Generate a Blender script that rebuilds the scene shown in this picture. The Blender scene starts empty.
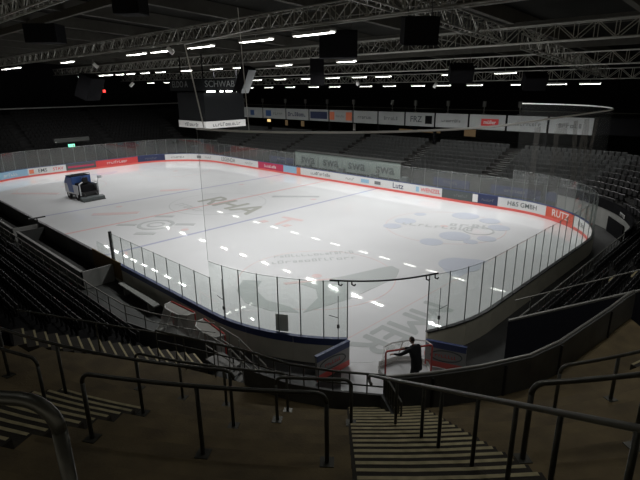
import bpy, bmesh, math, random
from mathutils import Vector, Matrix
random.seed(7)
S = bpy.context.scene
COL = S.collection
R = math.radians
PI = math.pi
sin, cos = math.sin, math.cos

# ------------------------------------------------------------------ camera
CAM_P = (-10.5002, -8.2853, 10.3574)
CAM_YAW, CAM_PITCH, CAM_ROLL, CAM_F = 0.796587, -0.304739, -0.012212, 487.51
_fw = Vector((sin(CAM_YAW) * cos(CAM_PITCH), cos(CAM_YAW) * cos(CAM_PITCH), sin(CAM_PITCH)))
_rt = Vector((cos(CAM_YAW), -sin(CAM_YAW), 0))
_up = _rt.cross(_fw)
_r2 = _rt * cos(CAM_ROLL) + _up * sin(CAM_ROLL)
_u2 = -_rt * sin(CAM_ROLL) + _up * cos(CAM_ROLL)
cd = bpy.data.cameras.new('camera'); cam = bpy.data.objects.new('camera', cd); COL.objects.link(cam)
m = Matrix.Identity(4)
for i in range(3):
    m[i][0], m[i][1], m[i][2], m[i][3] = _r2[i], _u2[i], -_fw[i], CAM_P[i]
cam.matrix_world = m
cd.sensor_width = 36; cd.lens = CAM_F / 640 * 36; cd.clip_start = .05; cd.clip_end = 400
S.camera = cam

def pix(P):
    d = Vector(P) - Vector(CAM_P); w = d.dot(_fw)
    if w <= .1: return None
    return 320 + CAM_F * d.dot(_r2) / w, 240 - CAM_F * d.dot(_u2) / w, w

# ------------------------------------------------------------------ materials
def mat(name, col, rough=.6, metal=0, vary=0, vscale=3.0, bump=0, bscale=30, emit=0, spec=.5, dark=None):
    M = bpy.data.materials.new(name); M.use_nodes = True
    nt = M.node_tree; b = nt.nodes['Principled BSDF']
    b.inputs['Base Color'].default_value = (*col, 1); b.inputs['Roughness'].default_value = rough
    b.inputs['Metallic'].default_value = metal; b.inputs['Specular IOR Level'].default_value = spec
    if emit:
        b.inputs['Emission Color'].default_value = (*col, 1); b.inputs['Emission Strength'].default_value = emit
    if vary or bump:
        tc = nt.nodes.new('ShaderNodeTexCoord')
    if vary:
        n = nt.nodes.new('ShaderNodeTexNoise'); n.inputs['Scale'].default_value = vscale; n.inputs['Detail'].default_value = 6
        nt.links.new(tc.outputs['Object'], n.inputs['Vector'])
        r = nt.nodes.new('ShaderNodeValToRGB')
        lo = dark or tuple(c * (1 - vary) for c in col); hi = tuple(min(1, c * (1 + vary)) for c in col)
        r.color_ramp.elements[0].color = (*lo, 1); r.color_ramp.elements[0].position = .3
        r.color_ramp.elements[1].color = (*hi, 1); r.color_ramp.elements[1].position = .7
        nt.links.new(n.outputs['Fac'], r.inputs['Fac']); nt.links.new(r.outputs['Color'], b.inputs['Base Color'])
    if bump:
        n2 = nt.nodes.new('ShaderNodeTexNoise'); n2.inputs['Scale'].default_value = bscale; n2.inputs['Detail'].default_value = 4
        nt.links.new(tc.outputs['Object'], n2.inputs['Vector'])
        bp = nt.nodes.new('ShaderNodeBump'); bp.inputs['Strength'].default_value = bump; bp.inputs['Distance'].default_value = .02
        nt.links.new(n2.outputs['Fac'], bp.inputs['Height']); nt.links.new(bp.outputs['Normal'], b.inputs['Normal'])
    return M

def clear(name, tint, haze, haze_col=(.8, .85, .83), gloss=.06, rough=.02):
    M = bpy.data.materials.new(name); M.use_nodes = True
    nt = M.node_tree; nt.nodes.clear()
    out = nt.nodes.new('ShaderNodeOutputMaterial')
    t = nt.nodes.new('ShaderNodeBsdfTransparent'); t.inputs['Color'].default_value = (*tint, 1)
    d = nt.nodes.new('ShaderNodeBsdfDiffuse'); d.inputs['Color'].default_value = (*haze_col, 1)
    x = nt.nodes.new('ShaderNodeMixShader'); x.inputs['Fac'].default_value = haze
    nt.links.new(t.outputs[0], x.inputs[1]); nt.links.new(d.outputs[0], x.inputs[2])
    last = x
    if gloss:
        g = nt.nodes.new('ShaderNodeBsdfGlossy'); g.inputs['Roughness'].default_value = rough
        y = nt.nodes.new('ShaderNodeMixShader'); y.inputs['Fac'].default_value = gloss
        nt.links.new(x.outputs[0], y.inputs[1]); nt.links.new(g.outputs[0], y.inputs[2]); last = y
    nt.links.new(last.outputs[0], out.inputs['Surface'])
    return M

def netting(name, col, scale, fill):
    """square mesh of cords: transparent between the cords"""
    M = bpy.data.materials.new(name); M.use_nodes = True
    nt = M.node_tree; nt.nodes.clear()
    out = nt.nodes.new('ShaderNodeOutputMaterial')
    t = nt.nodes.new('ShaderNodeBsdfTransparent')
    d = nt.nodes.new('ShaderNodeBsdfDiffuse'); d.inputs['Color'].default_value = (*col, 1)
    x = nt.nodes.new('ShaderNodeMixShader'); x.inputs['Fac'].default_value = fill
    nt.links.new(t.outputs[0], x.inputs[1]); nt.links.new(d.outputs[0], x.inputs[2])
    nt.links.new(x.outputs[0], out.inputs['Surface'])
    return M

M = {}
M['ice'] = mat('ice', (.70, .712, .715), .02, vary=.03, vscale=.25, spec=.4)
M['red_paint'] = mat('red_ice_paint', (.74, .50, .48), .05, spec=.4)
M['rose_paint'] = mat('rose_ice_paint', (.74, .60, .585), .05, spec=.4)
M['blue_paint'] = mat('blue_ice_paint', (.46, .48, .60), .05, spec=.4)
M['lightblue_paint'] = mat('pale_blue_ice_paint', (.575, .61, .675), .05, spec=.4)
M['grey_paint'] = mat('grey_ice_paint', (.52, .55, .54), .05, spec=.4)
M['softgrey_paint'] = mat('soft_grey_ice_paint', (.54, .56, .555), .05, spec=.4)
M['olive_paint'] = mat('olive_ice_paint', (.47, .48, .44), .05, spec=.4)
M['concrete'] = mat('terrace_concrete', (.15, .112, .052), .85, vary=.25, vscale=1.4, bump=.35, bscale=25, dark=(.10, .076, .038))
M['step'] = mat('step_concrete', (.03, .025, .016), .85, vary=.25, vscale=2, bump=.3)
M['nosing'] = mat('pale_nosing_paint', (.46, .40, .22), .7, vary=.2, vscale=6)
M['floorc'] = mat('passage_floor', (.05, .05, .048), .6, vary=.3, vscale=.7)
M['black_wall'] = mat('black_parapet_cladding', (.085, .087, .08), .6, vary=.25, vscale=1.5)
M['rail_dark'] = mat('dark_grey_tube_steel', (.085, .085, .07), .38, .55, vary=.2, vscale=8)
M['rail_pale'] = mat('galvanised_tube_steel', (.33, .33, .30), .45, .5)
M['seat'] = mat('black_seat_plastic', (.035, .035, .035), .42)
M['seat_far'] = mat('grey_seat_plastic', (.05, .053, .052), .5)
M['steel_black'] = mat('black_steel', (.03, .03, .03), .5, .3)
M['navy_wall'] = mat('navy_side_wall', (.022, .024, .038), .8)
M['tier'] = mat('tier_concrete', (.035, .035, .033), .85, vary=.3, vscale=1, spec=.15)
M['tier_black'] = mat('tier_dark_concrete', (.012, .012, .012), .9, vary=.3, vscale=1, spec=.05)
M['pale_conc'] = mat('pale_wall_paint', (.25, .25, .235), .8, vary=.12, vscale=1.2)
M['grey_wall'] = mat('grey_wall_paint', (.032, .034, .031), .8, vary=.15, vscale=.8)
M['board_out'] = mat('board_back_grey', (.58, .56, .49), .5, vary=.1, vscale=1)
M['board_beige'] = mat('board_back_beige', (.60, .57, .45), .5, vary=.1, vscale=1)
M['blue_cap'] = mat('blue_cap_rail', (.035, .055, .16), .4)
M['black_cap'] = mat('black_cap_rail', (.03, .03, .03), .4)
M['kick'] = mat('red_kick_plate', (.72, .13, .11), .4)
M['white_pl'] = mat('white_board_plastic', (.66, .67, .66), .35)
M['glass'] = clear('shield_glass', (.965, .985, .975), .014)
M['net'] = netting('fine_black_netting', (.10, .105, .10), 40, .075)
M['goal_net'] = netting('white_goal_netting', (.75, .73, .69), 20, .45)
M['goal_net_thin'] = netting('thin_white_goal_netting', (.75, .73, .69), 20, .14)
M['post'] = mat('grey_aluminium', (.22, .24, .23), .4, .6)
M['truss'] = mat('truss_aluminium', (.25, .25, .22), .4, .5)
M['roof'] = mat('roof_panels', (.012, .012, .0105), .9, vary=.2, vscale=.15, spec=.05)
M['beam'] = mat('roof_beams', (.06, .058, .05), .8, vary=.1, spec=.1)
M['black'] = mat('matt_black', (.006, .006, .007), .9, spec=.1)
M['housing'] = mat('fixture_housing', (.20, .20, .19), .5)
M['tube'] = mat('fluorescent_tube', (1, 1, .93), .5, emit=7)
M['cable'] = mat('white_rope', (.78, .78, .75), .6)
M['navy'] = mat('navy_print', (.02, .03, .09), .5)
M['navy_mid'] = mat('blue_print', (.04, .10, .26), .5)
M['white'] = mat('white_print', (.70, .70, .68), .5)
M['banner'] = mat('white_banner_cloth', (.40, .42, .42), .8, vary=.06, vscale=1)
M['redp'] = mat('red_print', (.62, .05, .05), .5)
M['magenta'] = mat('crimson_print', (.48, .03, .09), .5)
M['orange'] = mat('orange_print', (.72, .20, .10), .5)
M['redorange'] = mat('red_orange_print', (.62, .10, .055), .5)
M['skyblue'] = mat('sky_blue_print', (.28, .47, .62), .5)
M['greyp'] = mat('grey_print', (.16, .17, .17), .5)
M['slate'] = mat('slate_print', (.07, .085, .085), .5)
M['warm'] = mat('warm_lit_window', (.3, .2, .1), .5, emit=.16)
M['warm_bright'] = mat('bright_warm_lamp', (1, .68, .28), .5, emit=1.0)
M['green_sign'] = mat('lit_exit_sign', (.25, 1, .65), .5, emit=1.0)
M['red_lamp'] = mat('red_lamp', (1, .05, .04), .5, emit=1.0)
M['swa'] = clear('printed_shelter_glass', (.5, .55, .52), .6, (.36, .42, .39), .03)
M['mist_print'] = clear('pale_net_print', (.95, .95, .95), .30, (.6, .6, .58), 0)
M['skin'] = mat('skin', (.45, .27, .2), .6)
M['cloth_black'] = mat('black_clothing', (.009, .010, .012), .85)
M['hair'] = mat('dark_hair', (.03, .022, .016), .7)
M['shoe'] = mat('black_shoe', (.01, .01, .01), .5)
M['zam_blue'] = mat('resurfacer_blue_paint', (.05, .12, .34), .35)
M['zam_white'] = mat('resurfacer_white_paint', (.62, .64, .66), .35)
M['rubber'] = mat('black_rubber', (.015, .015, .015), .8)
M['screen'] = mat('switched_off_screen', (.006, .007, .008), .6, spec=.15)

# ------------------------------------------------------------------ mesh helper
class MB:
    def __init__(s): s.v = []; s.f = []
    def add(s, vs, fs):
        k = len(s.v); s.v += [tuple(v) for v in vs]; s.f += [tuple(i + k for i in f) for f in fs]; return s
    def box(s, x0, x1, y0, y1, z0, z1):
        return s.add([(x0, y0, z0), (x1, y0, z0), (x1, y1, z0), (x0, y1, z0), (x0, y0, z1), (x1, y0, z1), (x1, y1, z1), (x0, y1, z1)],
                     [(3, 2, 1, 0), (4, 5, 6, 7), (0, 1, 5, 4), (1, 2, 6, 5), (2, 3, 7, 6), (3, 0, 4, 7)])
    def bar(s, a, b, w, h):
        a, b = Vector(a), Vector(b); d = (b - a).normalized()
        u = Vector((0, 0, 1)) if abs(d.z) < .95 else Vector((1, 0, 0))
        sd = d.cross(u).normalized(); up = sd.cross(d)
        vs = [p + sd * (i * w / 2) + up * (j * h / 2) for p in (a, b) for i, j in ((-1, -1), (1, -1), (1, 1), (-1, 1))]
        return s.add(vs, [(0, 3, 2, 1), (4, 5, 6, 7), (0, 1, 5, 4), (1, 2, 6, 5), (2, 3, 7, 6), (3, 0, 4, 7)])
    def tube(s, pts, r, n=8, cap=True):
        pts = [Vector(p) for p in pts]; k = len(s.v); ref = None
        for i, p in enumerate(pts):
            d = (pts[min(i + 1, len(pts) - 1)] - pts[max(i - 1, 0)]).normalized()
            if ref is None: ref = Vector((0, 0, 1)) if abs(d.z) < .9 else Vector((1, 0, 0))
            sd = d.cross(ref)
            if sd.length < 1e-4: sd = d.cross(Vector((.3, .9, .1)))
            sd.normalize(); up = sd.cross(d).normalized(); ref = up
            for j in range(n):
                a = 2 * PI * j / n; s.v.append(tuple(p + sd * (r * cos(a)) + up * (r * sin(a))))
        for i in range(len(pts) - 1):
            for j in range(n):
                s.f.append((k + i * n + j, k + i * n + (j + 1) % n, k + (i + 1) * n + (j + 1) % n, k + (i + 1) * n + j))
        if cap:
            s.f.append(tuple(k + j for j in range(n))[::-1]); s.f.append(tuple(k + (len(pts) - 1) * n + j for j in range(n)))
        return s
    def prism(s, poly, z0, z1):
        n = len(poly)
        return s.add([(x, y, z0) for x, y in poly] + [(x, y, z1) for x, y in poly],
                     [tuple(range(n))[::-1], tuple(range(n, 2 * n))] + [(i, (i + 1) % n, n + (i + 1) % n, n + i) for i in range(n)])
    def extr(s, poly3, d):
        """extrude a 3D polygon along d"""
        n = len(poly3); d = Vector(d); a = [Vector(q) for q in poly3]
        return s.add(a + [q + d for q in a], [tuple(range(n))[::-1], tuple(range(n, 2 * n))] + [(i, (i + 1) % n, n + (i + 1) % n, n + i) for i in range(n)])
    def ring(s, cx, cy, r0, r1, a0, a1, z0, z1, n):
        closed = abs(a1 - a0) >= 359.9
        k = len(s.v)
        for i in range(n + 1):
            a = R(a0 + (a1 - a0) * i / n)
            for r, z in ((r0, z0), (r1, z0), (r1, z1), (r0, z1)): s.v.append((cx + r * cos(a), cy + r * sin(a), z))
        for i in range(n):
            for j in range(4): s.f.append((k + 4 * i + j, k + 4 * i + (j + 1) % 4, k + 4 * i + 4 + (j + 1) % 4, k + 4 * i + 4 + j))
        if not closed:
            s.f.append((k, k + 1, k + 2, k + 3)); s.f.append((k + 4 * n + 3, k + 4 * n + 2, k + 4 * n + 1, k + 4 * n))
        return s
    def disc(s, cx, cy, r, z0, z1, n=32, rx=None, rot=0):
        rx = rx or r
        P = []
        for i in range(n):
            a = 2 * PI * i / n; x, y = rx * cos(a), r * sin(a)
            P.append((cx + x * cos(rot) - y * sin(rot), cy + x * sin(rot) + y * cos(rot)))
        return s.prism(P, z0, z1)
    def strip(s, path, z0, z1, t):
        """wall of thickness t on the +left side of a 2D path"""
        n = len(path); k = len(s.v)
        for i, p in enumerate(path):
            a, b = path[max(i - 1, 0)], path[min(i + 1, n - 1)]
            dx, dy = b[0] - a[0], b[1] - a[1]; L = math.hypot(dx, dy) or 1
            nx, ny = -dy / L * t, dx / L * t
            for x, y, z in ((p[0], p[1], z0), (p[0] + nx, p[1] + ny, z0), (p[0] + nx, p[1] + ny, z1), (p[0], p[1], z1)): s.v.append((x, y, z))
        for i in range(n - 1):
            for j in range(4): s.f.append((k + 4 * i + j, k + 4 * i + (j + 1) % 4, k + 4 * i + 4 + (j + 1) % 4, k + 4 * i + 4 + j))
        s.f.append((k, k + 1, k + 2, k + 3)); q = k + 4 * (n - 1); s.f.append((q + 3, q + 2, q + 1, q))
        return s
    def mesh(s, name, inv=None, smooth=False):
        me = bpy.data.meshes.new(name)
        vs = [inv @ Vector(v) for v in s.v] if inv else s.v
        me.from_pydata(vs, [], s.f)
        bm = bmesh.new(); bm.from_mesh(me); bmesh.ops.recalc_face_normals(bm, faces=bm.faces[:]); bm.to_mesh(me); bm.free()
        if smooth:
            for p in me.polygons: p.use_smooth = True
        return me

W = {}
def reg(o, mw): W[o.name] = mw
def obj(name, mb, mt, parent=None, local=False, label=None, smooth=False, bevel=0):
    """mb in world coordinates unless local"""
    inv = None
    if parent is not None and not local: inv = W[parent.name].inverted()
    me = mb if isinstance(mb, bpy.types.Mesh) else mb.mesh(name, inv, smooth)
    if isinstance(mb, bpy.types.Mesh) and inv: me.transform(inv)
    me.materials.clear(); me.materials.append(mt if not isinstance(mt, str) else M[mt])
    o = bpy.data.objects.new(name, me); COL.objects.link(o)
    if parent is not None: o.parent = parent; reg(o, W[parent.name])
    else: reg(o, Matrix.Identity(4))
    if label: o['label'] = label
    if bevel:
        b = o.modifiers.new('bevel', 'BEVEL'); b.width = bevel; b.segments = 2; b.limit_method = 'ANGLE'
    return o
def tag(o, label, cat, group=None, kind=None):
    if label: o['label'] = label
    if cat: o['category'] = cat
    if group: o['group'] = group
    if kind: o['kind'] = kind
    return o
def struct(name, mb, mt, **k):
    o = obj(name, mb, mt, **k); o['kind'] = 'structure'; return o
def thing(name, label, cat, loc=(0, 0, 0), rz=0, group=None):
    o = bpy.data.objects.new(name, None); COL.objects.link(o); o.empty_display_size = .2
    o.location = loc; o.rotation_euler = (0, 0, rz)
    reg(o, Matrix.Translation(Vector(loc)) @ Matrix.Rotation(rz, 4, 'Z'))
    return tag(o, label, cat, group)
def dup(root, loc, rz, label, group=None):
    r = root.copy(); COL.objects.link(r); r.location = loc; r.rotation_euler = (0, 0, rz); r['label'] = label
    if group: r['group'] = group
    reg(r, Matrix.Translation(Vector(loc)) @ Matrix.Rotation(rz, 4, 'Z'))
    for ch in list(root.children):
        c = ch.copy(); COL.objects.link(c); c.parent = r
        for g in ch.children:
            d = g.copy(); COL.objects.link(d); d.parent = c
    return r
def text_mesh(body, size, ext=.002, squash=1.0, bold=0.0):
    if body[0] == '~':      # print too small to read in the photograph: a run of stroke marks the size of letters
        n = int(body[1:]); rg = random.Random(n * 31 + int(size * 100)); mb = MB(); x = 0
        for i in range(n):
            w = size * rg.choice((.34, .42, .5)); h = size * rg.choice((.5, .5, .7)); k = rg.randint(0, 2); b = -size * .35
            st = size * .13
            mb.box(x, x + st, b, b + h, -ext, ext)
            if k < 2: mb.box(x + st, x + w, b + h - st, b + h, -ext, ext)
            if k > 0: mb.box(x + st, x + w, b, b + st, -ext, ext)
            if k == 1: mb.box(x + w - st, x + w, b + st, b + h - st, -ext, ext)
            x += w + size * .16
        mb.v = [((vx - x / 2) * squash, vy, vz) for vx, vy, vz in mb.v]
        if ext == 0: mb.f = [f for i, f in enumerate(mb.f) if i % 6 == 1]
        return mb.mesh('lettering')
    cu = bpy.data.curves.new('lettering', 'FONT'); cu.body = body; cu.size = size; cu.extrude = ext
    cu.align_x = 'CENTER'; cu.align_y = 'CENTER'; cu.resolution_u = 3; cu.offset = bold
    o = bpy.data.objects.new('lettering', cu); COL.objects.link(o)
    dg = bpy.context.evaluated_depsgraph_get(); dg.update()
    me = bpy.data.meshes.new_from_object(o.evaluated_get(dg))
    bpy.data.objects.remove(o); bpy.data.curves.remove(cu)
    if squash != 1.0: me.transform(Matrix.Diagonal((squash, 1, 1, 1)))
    return me
def text(name, body, size, pos, right, up, mt, parent, squash=1.0, bold=0.0, ext=.002, label=None):
    me = text_mesh(body, size, ext, squash, bold)
    r = Vector(right).normalized(); u = Vector(up).normalized(); n = r.cross(u)
    mw = Matrix(((r.x, u.x, n.x, pos[0]), (r.y, u.y, n.y, pos[1]), (r.z, u.z, n.z, pos[2]), (0, 0, 0, 1)))
    me.transform(mw)
    return obj(name, me, mt, parent, label=label)
ORD = lambda n: f"{n}{'th' if 10 <= n % 100 <= 20 else {1: 'st', 2: 'nd', 3: 'rd'}.get(n % 10, 'th')}"

# ------------------------------------------------------------------ rink outline
RR = 8.5
SEG = [('arc', 8.5, 8.5, 222.5, 180), ('lin', 0, 8.5, 0, 51.5), ('arc', 8.5, 51.5, 180, 90), ('lin', 8.5, 60, 21.5, 60), ('arc', 21.5, 51.5, 90, 0),
       ('lin', 30, 51.5, 30, 8.5), ('arc', 21.5, 8.5, 0, -90), ('lin', 21.5, 0, 8.5, 0), ('arc', 8.5, 8.5, 270, 244)]
def seglen(g): return RR * R(abs(g[4] - g[3])) if g[0] == 'arc' else math.hypot(g[3] - g[1], g[4] - g[2])
TOT = sum(map(seglen, SEG))
def per(s, off=0):
    for g in SEG:
        L = seglen(g)
        if s <= L + 1e-9 or g is SEG[-1]:
            t = s / L
            if g[0] == 'arc':
                a = R(g[3] + (g[4] - g[3]) * t); nx, ny = cos(a), sin(a); x, y = g[1] + RR * nx, g[2] + RR * ny
            else:
                dx, dy = (g[3] - g[1]) / L, (g[4] - g[2]) / L; nx, ny = -dy, dx; x, y = g[1] + dx * s, g[2] + dy * s
            return x + nx * off, y + ny * off, nx, ny
        s -= L
def ppath(s0, s1, off=0, step=.6):
    n = max(1, int(math.ceil((s1 - s0) / step)))
    return [per(s0 + (s1 - s0) * i / n, off)[:2] for i in range(n + 1)]

# ------------------------------------------------------------------ the ice
outl = []
for (cx, cy, a0) in ((8.5, 8.5, 180), (21.5, 8.5, 270), (21.5, 51.5, 0), (8.5, 51.5, 90)):
    for i in range(25):
        a = R(a0 + 90 * i / 24); outl.append((cx + 8.5 * cos(a), cy + 8.5 * sin(a)))
ice = struct('floor_ice', MB().prism(outl, -.03, 0), 'ice')
Z0, Z1 = .0, .003
LAY = [0]
def paint(name, mb, mt):
    LAY[0] += 1; h = .002 + .0003 * LAY[0]
    zs_ = [v[2] for v in mb.v]; lo, hi = min(zs_), max(zs_)
    mb.v = [(x, y, h if z > (lo + hi) / 2 else -.004) for x, y, z in mb.v]
    return obj(name, mb, mt, ice)
def inside(y):  # x range of the ice at y
    if y < 8.5: d = 8.5 - math.sqrt(max(0, 8.5 ** 2 - (8.5 - y) ** 2)); return d, 30 - d
    if y > 51.5: d = 8.5 - math.sqrt(max(0, 8.5 ** 2 - (y - 51.5) ** 2)); return d, 30 - d
    return 0, 30
for y, nm, w, mt in ((4, 'goal_line', .05, 'rose_paint'), (56, 'goal_line', .05, 'rose_paint'), (22.86, 'blue_line', .30, 'blue_paint'),
                     (37.14, 'blue_line', .30, 'blue_paint'), (30, 'centre_line', .30, 'red_paint')):
    a, b = inside(y)
    paint(nm, MB().box(a + .05, b - .05, y - w / 2, y + w / 2, Z0, Z1), mt)
paint('centre_circle', MB().ring(15, 30, 4.44, 4.5, 0, 360, Z0, Z1, 72), 'softgrey_paint')
for x in (8, 22):
    for y in (10.1, 49.9):
        paint('faceoff_circle', MB().ring(x, y, 4.44, 4.5, 0, 360, Z0, Z1, 64), 'rose_paint')
        paint('faceoff_spot', MB().disc(x, y, .3, Z0, Z1, 24), 'rose_paint')
    for y in (24.3, 35.7): paint('faceoff_spot', MB().disc(x, y, .3, Z0, Z1, 24), 'rose_paint')
paint('goal_crease', MB().prism([(15 + 1.8 * cos(R(a)), 4 + 1.8 * sin(R(a))) for a in range(0, 181, 10)], Z0, Z1), 'lightblue_paint')
paint('goal_crease', MB().prism([(15 + 1.8 * cos(R(a)), 56 - 1.8 * sin(R(a))) for a in range(0, 181, 10)], Z0, Z1), 'lightblue_paint')
# lettering and advert motifs under the ice
def icetext(body, size, x, y, right, mt, squash=1, bold=0):
    r = Vector((*right, 0)).normalized(); u = Vector((0, 0, 1)).cross(r)
    LAY[0] += 1
    text('ice_lettering', body, size, (x, y, .001 + .0003 * LAY[0]), r, u, mt, ice, squash, bold, 0)
for q_ in (-.07, 0, .07): icetext('MMER', 2.3, 6.35 + q_, 2.95 + q_ * .5, (-1, 0), 'grey_paint', 1.0, 0)
for q_ in (-.12, 0, .12): icetext('RHA', 4.0, 15.2 + q_ * .6, 28.4 + q_, (0, -1), 'olive_paint', 1.0, 0)
icetext('~6', 1.2, 12.2, 30.4, (0, -1), 'softgrey_paint', 1.0, 0)
icetext('~15', .72, 10.6, 12.85, (.80, -.60), 'grey_paint', .85)
icetext('~13', .72, 9.85, 12.05, (.80, -.60), 'grey_paint', 1.0)
# grey swoosh emblem in the near left circle
paint('advert_emblem', MB().prism([(6.51, 9.93), (9.07, 8.89), (11.6, 8.15), (12.2, 7.88), (12.0, 7.2), (10.79, 6.57), (6.87, 6.61), (4.11, 7.21), (5.85, 7.9), (6.6, 8.8)], 0, .003), 'grey_paint')
paint('advert_emblem', MB().prism([(4.73, 12.73), (5.37, 11.82), (4.34, 11.07), (3.87, 9.68), (4.14, 8.16), (4.02, 7.31), (3.18, 8.54), (2.95, 10.2), (3.6, 11.8)], 0, .003), 'grey_paint')
paint('advert_emblem', MB().prism([(6.0, 10.75), (8.16, 9.3), (8.2, 9.05), (5.9, 10.45)], 0, .003), 'rose_paint')
# blue bubble emblem by the right circle
for x, y, r in ((21.3, 13.2, .85), (19.4, 13.1, .7), (20.2, 8.2, 1.1), (25.9, 10.4, 1.1), (17.9, 8.7, .8), (21.1, 6.2, .65), (19.7, 6.7, .5), (25.7, 8.2, .8), (24.3, 6.8, .8), (15.1, 5.0, 1.25), (23.9, 13.5, .5)):
    paint('advert_bubble', MB().disc(x, y, r, Z0, Z1, 28), 'lightblue_paint')
icetext('~9', 1.2, 21.6, 10.4, (.35, -.94), 'softgrey_paint', .9)
icetext('~4', 1.5, 23.4, 8.6, (.35, -.94), 'softgrey_paint', 1)
paint('advert_ring', MB().ring(22.6, 7.6, 1.0, 1.15, 0, 360, Z0, Z1, 32), 'softgrey_paint')
# red parallelogram advert past the near blue line and its pale twins
def frame(cx, cy, a, b, t, rot, mt):
    mb = MB()
    def P(u, v): return (cx + u * cos(rot) - v * sin(rot) + .25 * v, cy + u * sin(rot) + v * cos(rot))
    o_ = [P(-a, -b), P(a, -b), P(a, b), P(-a, b)]; i_ = [P(-a + t, -b + t), P(a - t, -b + t), P(a - t, b - t), P(-a + t, b - t)]
    for k in range(4): mb.prism([o_[k], o_[(k + 1) % 4], i_[(k + 1) % 4], i_[k]], Z0, Z1)
    paint('advert_outline', mb, mt)
for q_ in (-.1, 0, .1): icetext('T', 3.2, 14.6 + q_, 20.3 + q_ * .5, (.15, -1), 'rose_paint', 1.15, 0)
paint('advert_patch', MB().prism([(13.3, 21.9), (13.9, 21.9), (13.9, 21.3), (13.3, 21.3)], Z0, Z1), 'rose_paint')
paint('advert_patch', MB().prism([(13.7, 19.6), (14.3, 19.6), (14.3, 19.0), (13.7, 19.0)], Z0, Z1), 'rose_paint')
paint('advert_patch', MB().prism([(5.3, 34.9), (7.2, 33.3), (8.4, 32.4), (7.9, 31.9), (6.0, 33.2), (4.9, 34.3)], Z0, Z1), 'rose_paint')
paint('advert_patch', MB().prism([(14.4, 39.9), (16.4, 38.5), (16.9, 37.6), (15.0, 38.3), (14.0, 39.2)], Z0, Z1), 'rose_paint')
paint('advert_patch', MB().prism([(20.5, 28.5), (23.5, 24.9), (23.0, 24.6), (20.0, 28.1)], Z0, Z1), 'softgrey_paint')
paint('advert_patch', MB().prism([(3.2, 50.5), (6.6, 46.6), (6.1, 46.1), (2.8, 50.0)], Z0, Z1), 'rose_paint')
# grey round logo between centre line and near blue line
paint('advert_ring', MB().ring(7.2, 27.3, 1.15, 1.45, 0, 360, Z0, Z1, 40), 'softgrey_paint')
paint('advert_ring', MB().ring(7.2, 27.3, .5, .72, 0, 360, Z0, Z1, 32), 'softgrey_paint')
for (x, y) in ((5.6, 29.0), (8.8, 25.6), (9.0, 29.2), (5.4, 25.6)):
    paint('advert_patch', MB().prism([(x - .7, y + .45), (x - .3, y + .75), (x + .7, y - .45), (x + .3, y - .75)], Z0, Z1), 'softgrey_paint')

# ------------------------------------------------------------------ floor of the hall around the ice
fl = MB()
fl.box(-30, 0, -30, 75, -.12, -.02); fl.box(30, 60, -30, 75, -.12, -.02); fl.box(0, 30, -30, 0, -.12, -.02); fl.box(0, 30, 60, 75, -.12, -.02)
for (cx, cy, a0, kx, ky) in ((8.5, 8.5, 180, 0, 0), (21.5, 8.5, 270, 30, 0), (21.5, 51.5, 0, 30, 60), (8.5, 51.5, 90, 0, 60)):
    fl.prism([(kx, ky)] + [(cx + 8.5 * cos(R(a0 + 90 * i / 16)), cy + 8.5 * sin(R(a0 + 90 * i / 16))) for i in range(17)], -.12, -.02)
struct('floor', fl, 'floorc')

# ------------------------------------------------------------------ boards with adverts
def where(s):
    if s < 6.4: return 'in the curve left of the open gate'
    if s < 49.4: return 'along the near side'
    if s < 62.7: return 'in the far left corner'
    if s < 75.7: return 'across the far end'
    if s < 89: return 'in the far corner'
    if s < 132: return 'along the far side'
    if s < 145.4: return 'in the right-hand corner'
    if s < 158.4: return 'along the near end'
    return 'in the curve right of the open gate'
def board(s0, s1, face, label, words=(), out='board_out', cap='blue_cap', band=False, group=None):
    """words: list of (text, colour, size, u) with u = position along the board 0..1 as read from the ice"""
    x, y, nx, ny = per((s0 + s1) / 2)
    t = thing('rink_board', label, 'rink board', (x, y, 0), 0, group)
    g = .008
    obj('face_panel', MB().strip(ppath(s0 + g, s1 - g, 0.0), .2, 1.05, .03), face, t)
    obj('back_panel', MB().strip(ppath(s0 + g, s1 - g, .03), 0, 1.05, .10), out, t)
    obj('kick_plate', MB().strip(ppath(s0 + g, s1 - g, -.012), 0.0, .22, .042), 'kick', t)
    obj('cap_rail', MB().strip(ppath(s0, s1, -.015), 1.05, 1.11, .17), cap, t)
    if band: obj('blue_band', MB().strip(ppath(s0 + g, s1 - g, .13), .82, 1.05, .012), 'blue_cap', t)
    for (body, col, size, u) in words:
        # read from the ice: text runs with s increasing on the inside
        s = s0 + (s1 - s0) * u
        px, py, ax, ay = per(s, -.008)
        right = Vector((-ay, ax, 0)) * -1
        if body.startswith('#'):
            w, h = size
            c = Vector((px, py, .63))
            mb = MB().extr([c - right * w / 2 - Vector((0, 0, h / 2)), c + right * w / 2 - Vector((0, 0, h / 2)), c + right * w / 2 + Vector((0, 0, h / 2)), c - right * w / 2 + Vector((0, 0, h / 2))], Vector((-ax, -ay, 0)) * .003)
            obj('printed_block', mb, col, t)
        else:
            me = text_mesh(body, size, .002, 1.0, .006)
            for v in me.vertices:
                qx, qy, qa, qb = per(s - v.co.x if False else s + v.co.x, -.006 - v.co.z)
                v.co = (qx, qy, .63 + v.co.y)
            obj('lettering', me, col, t)
    return t
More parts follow.
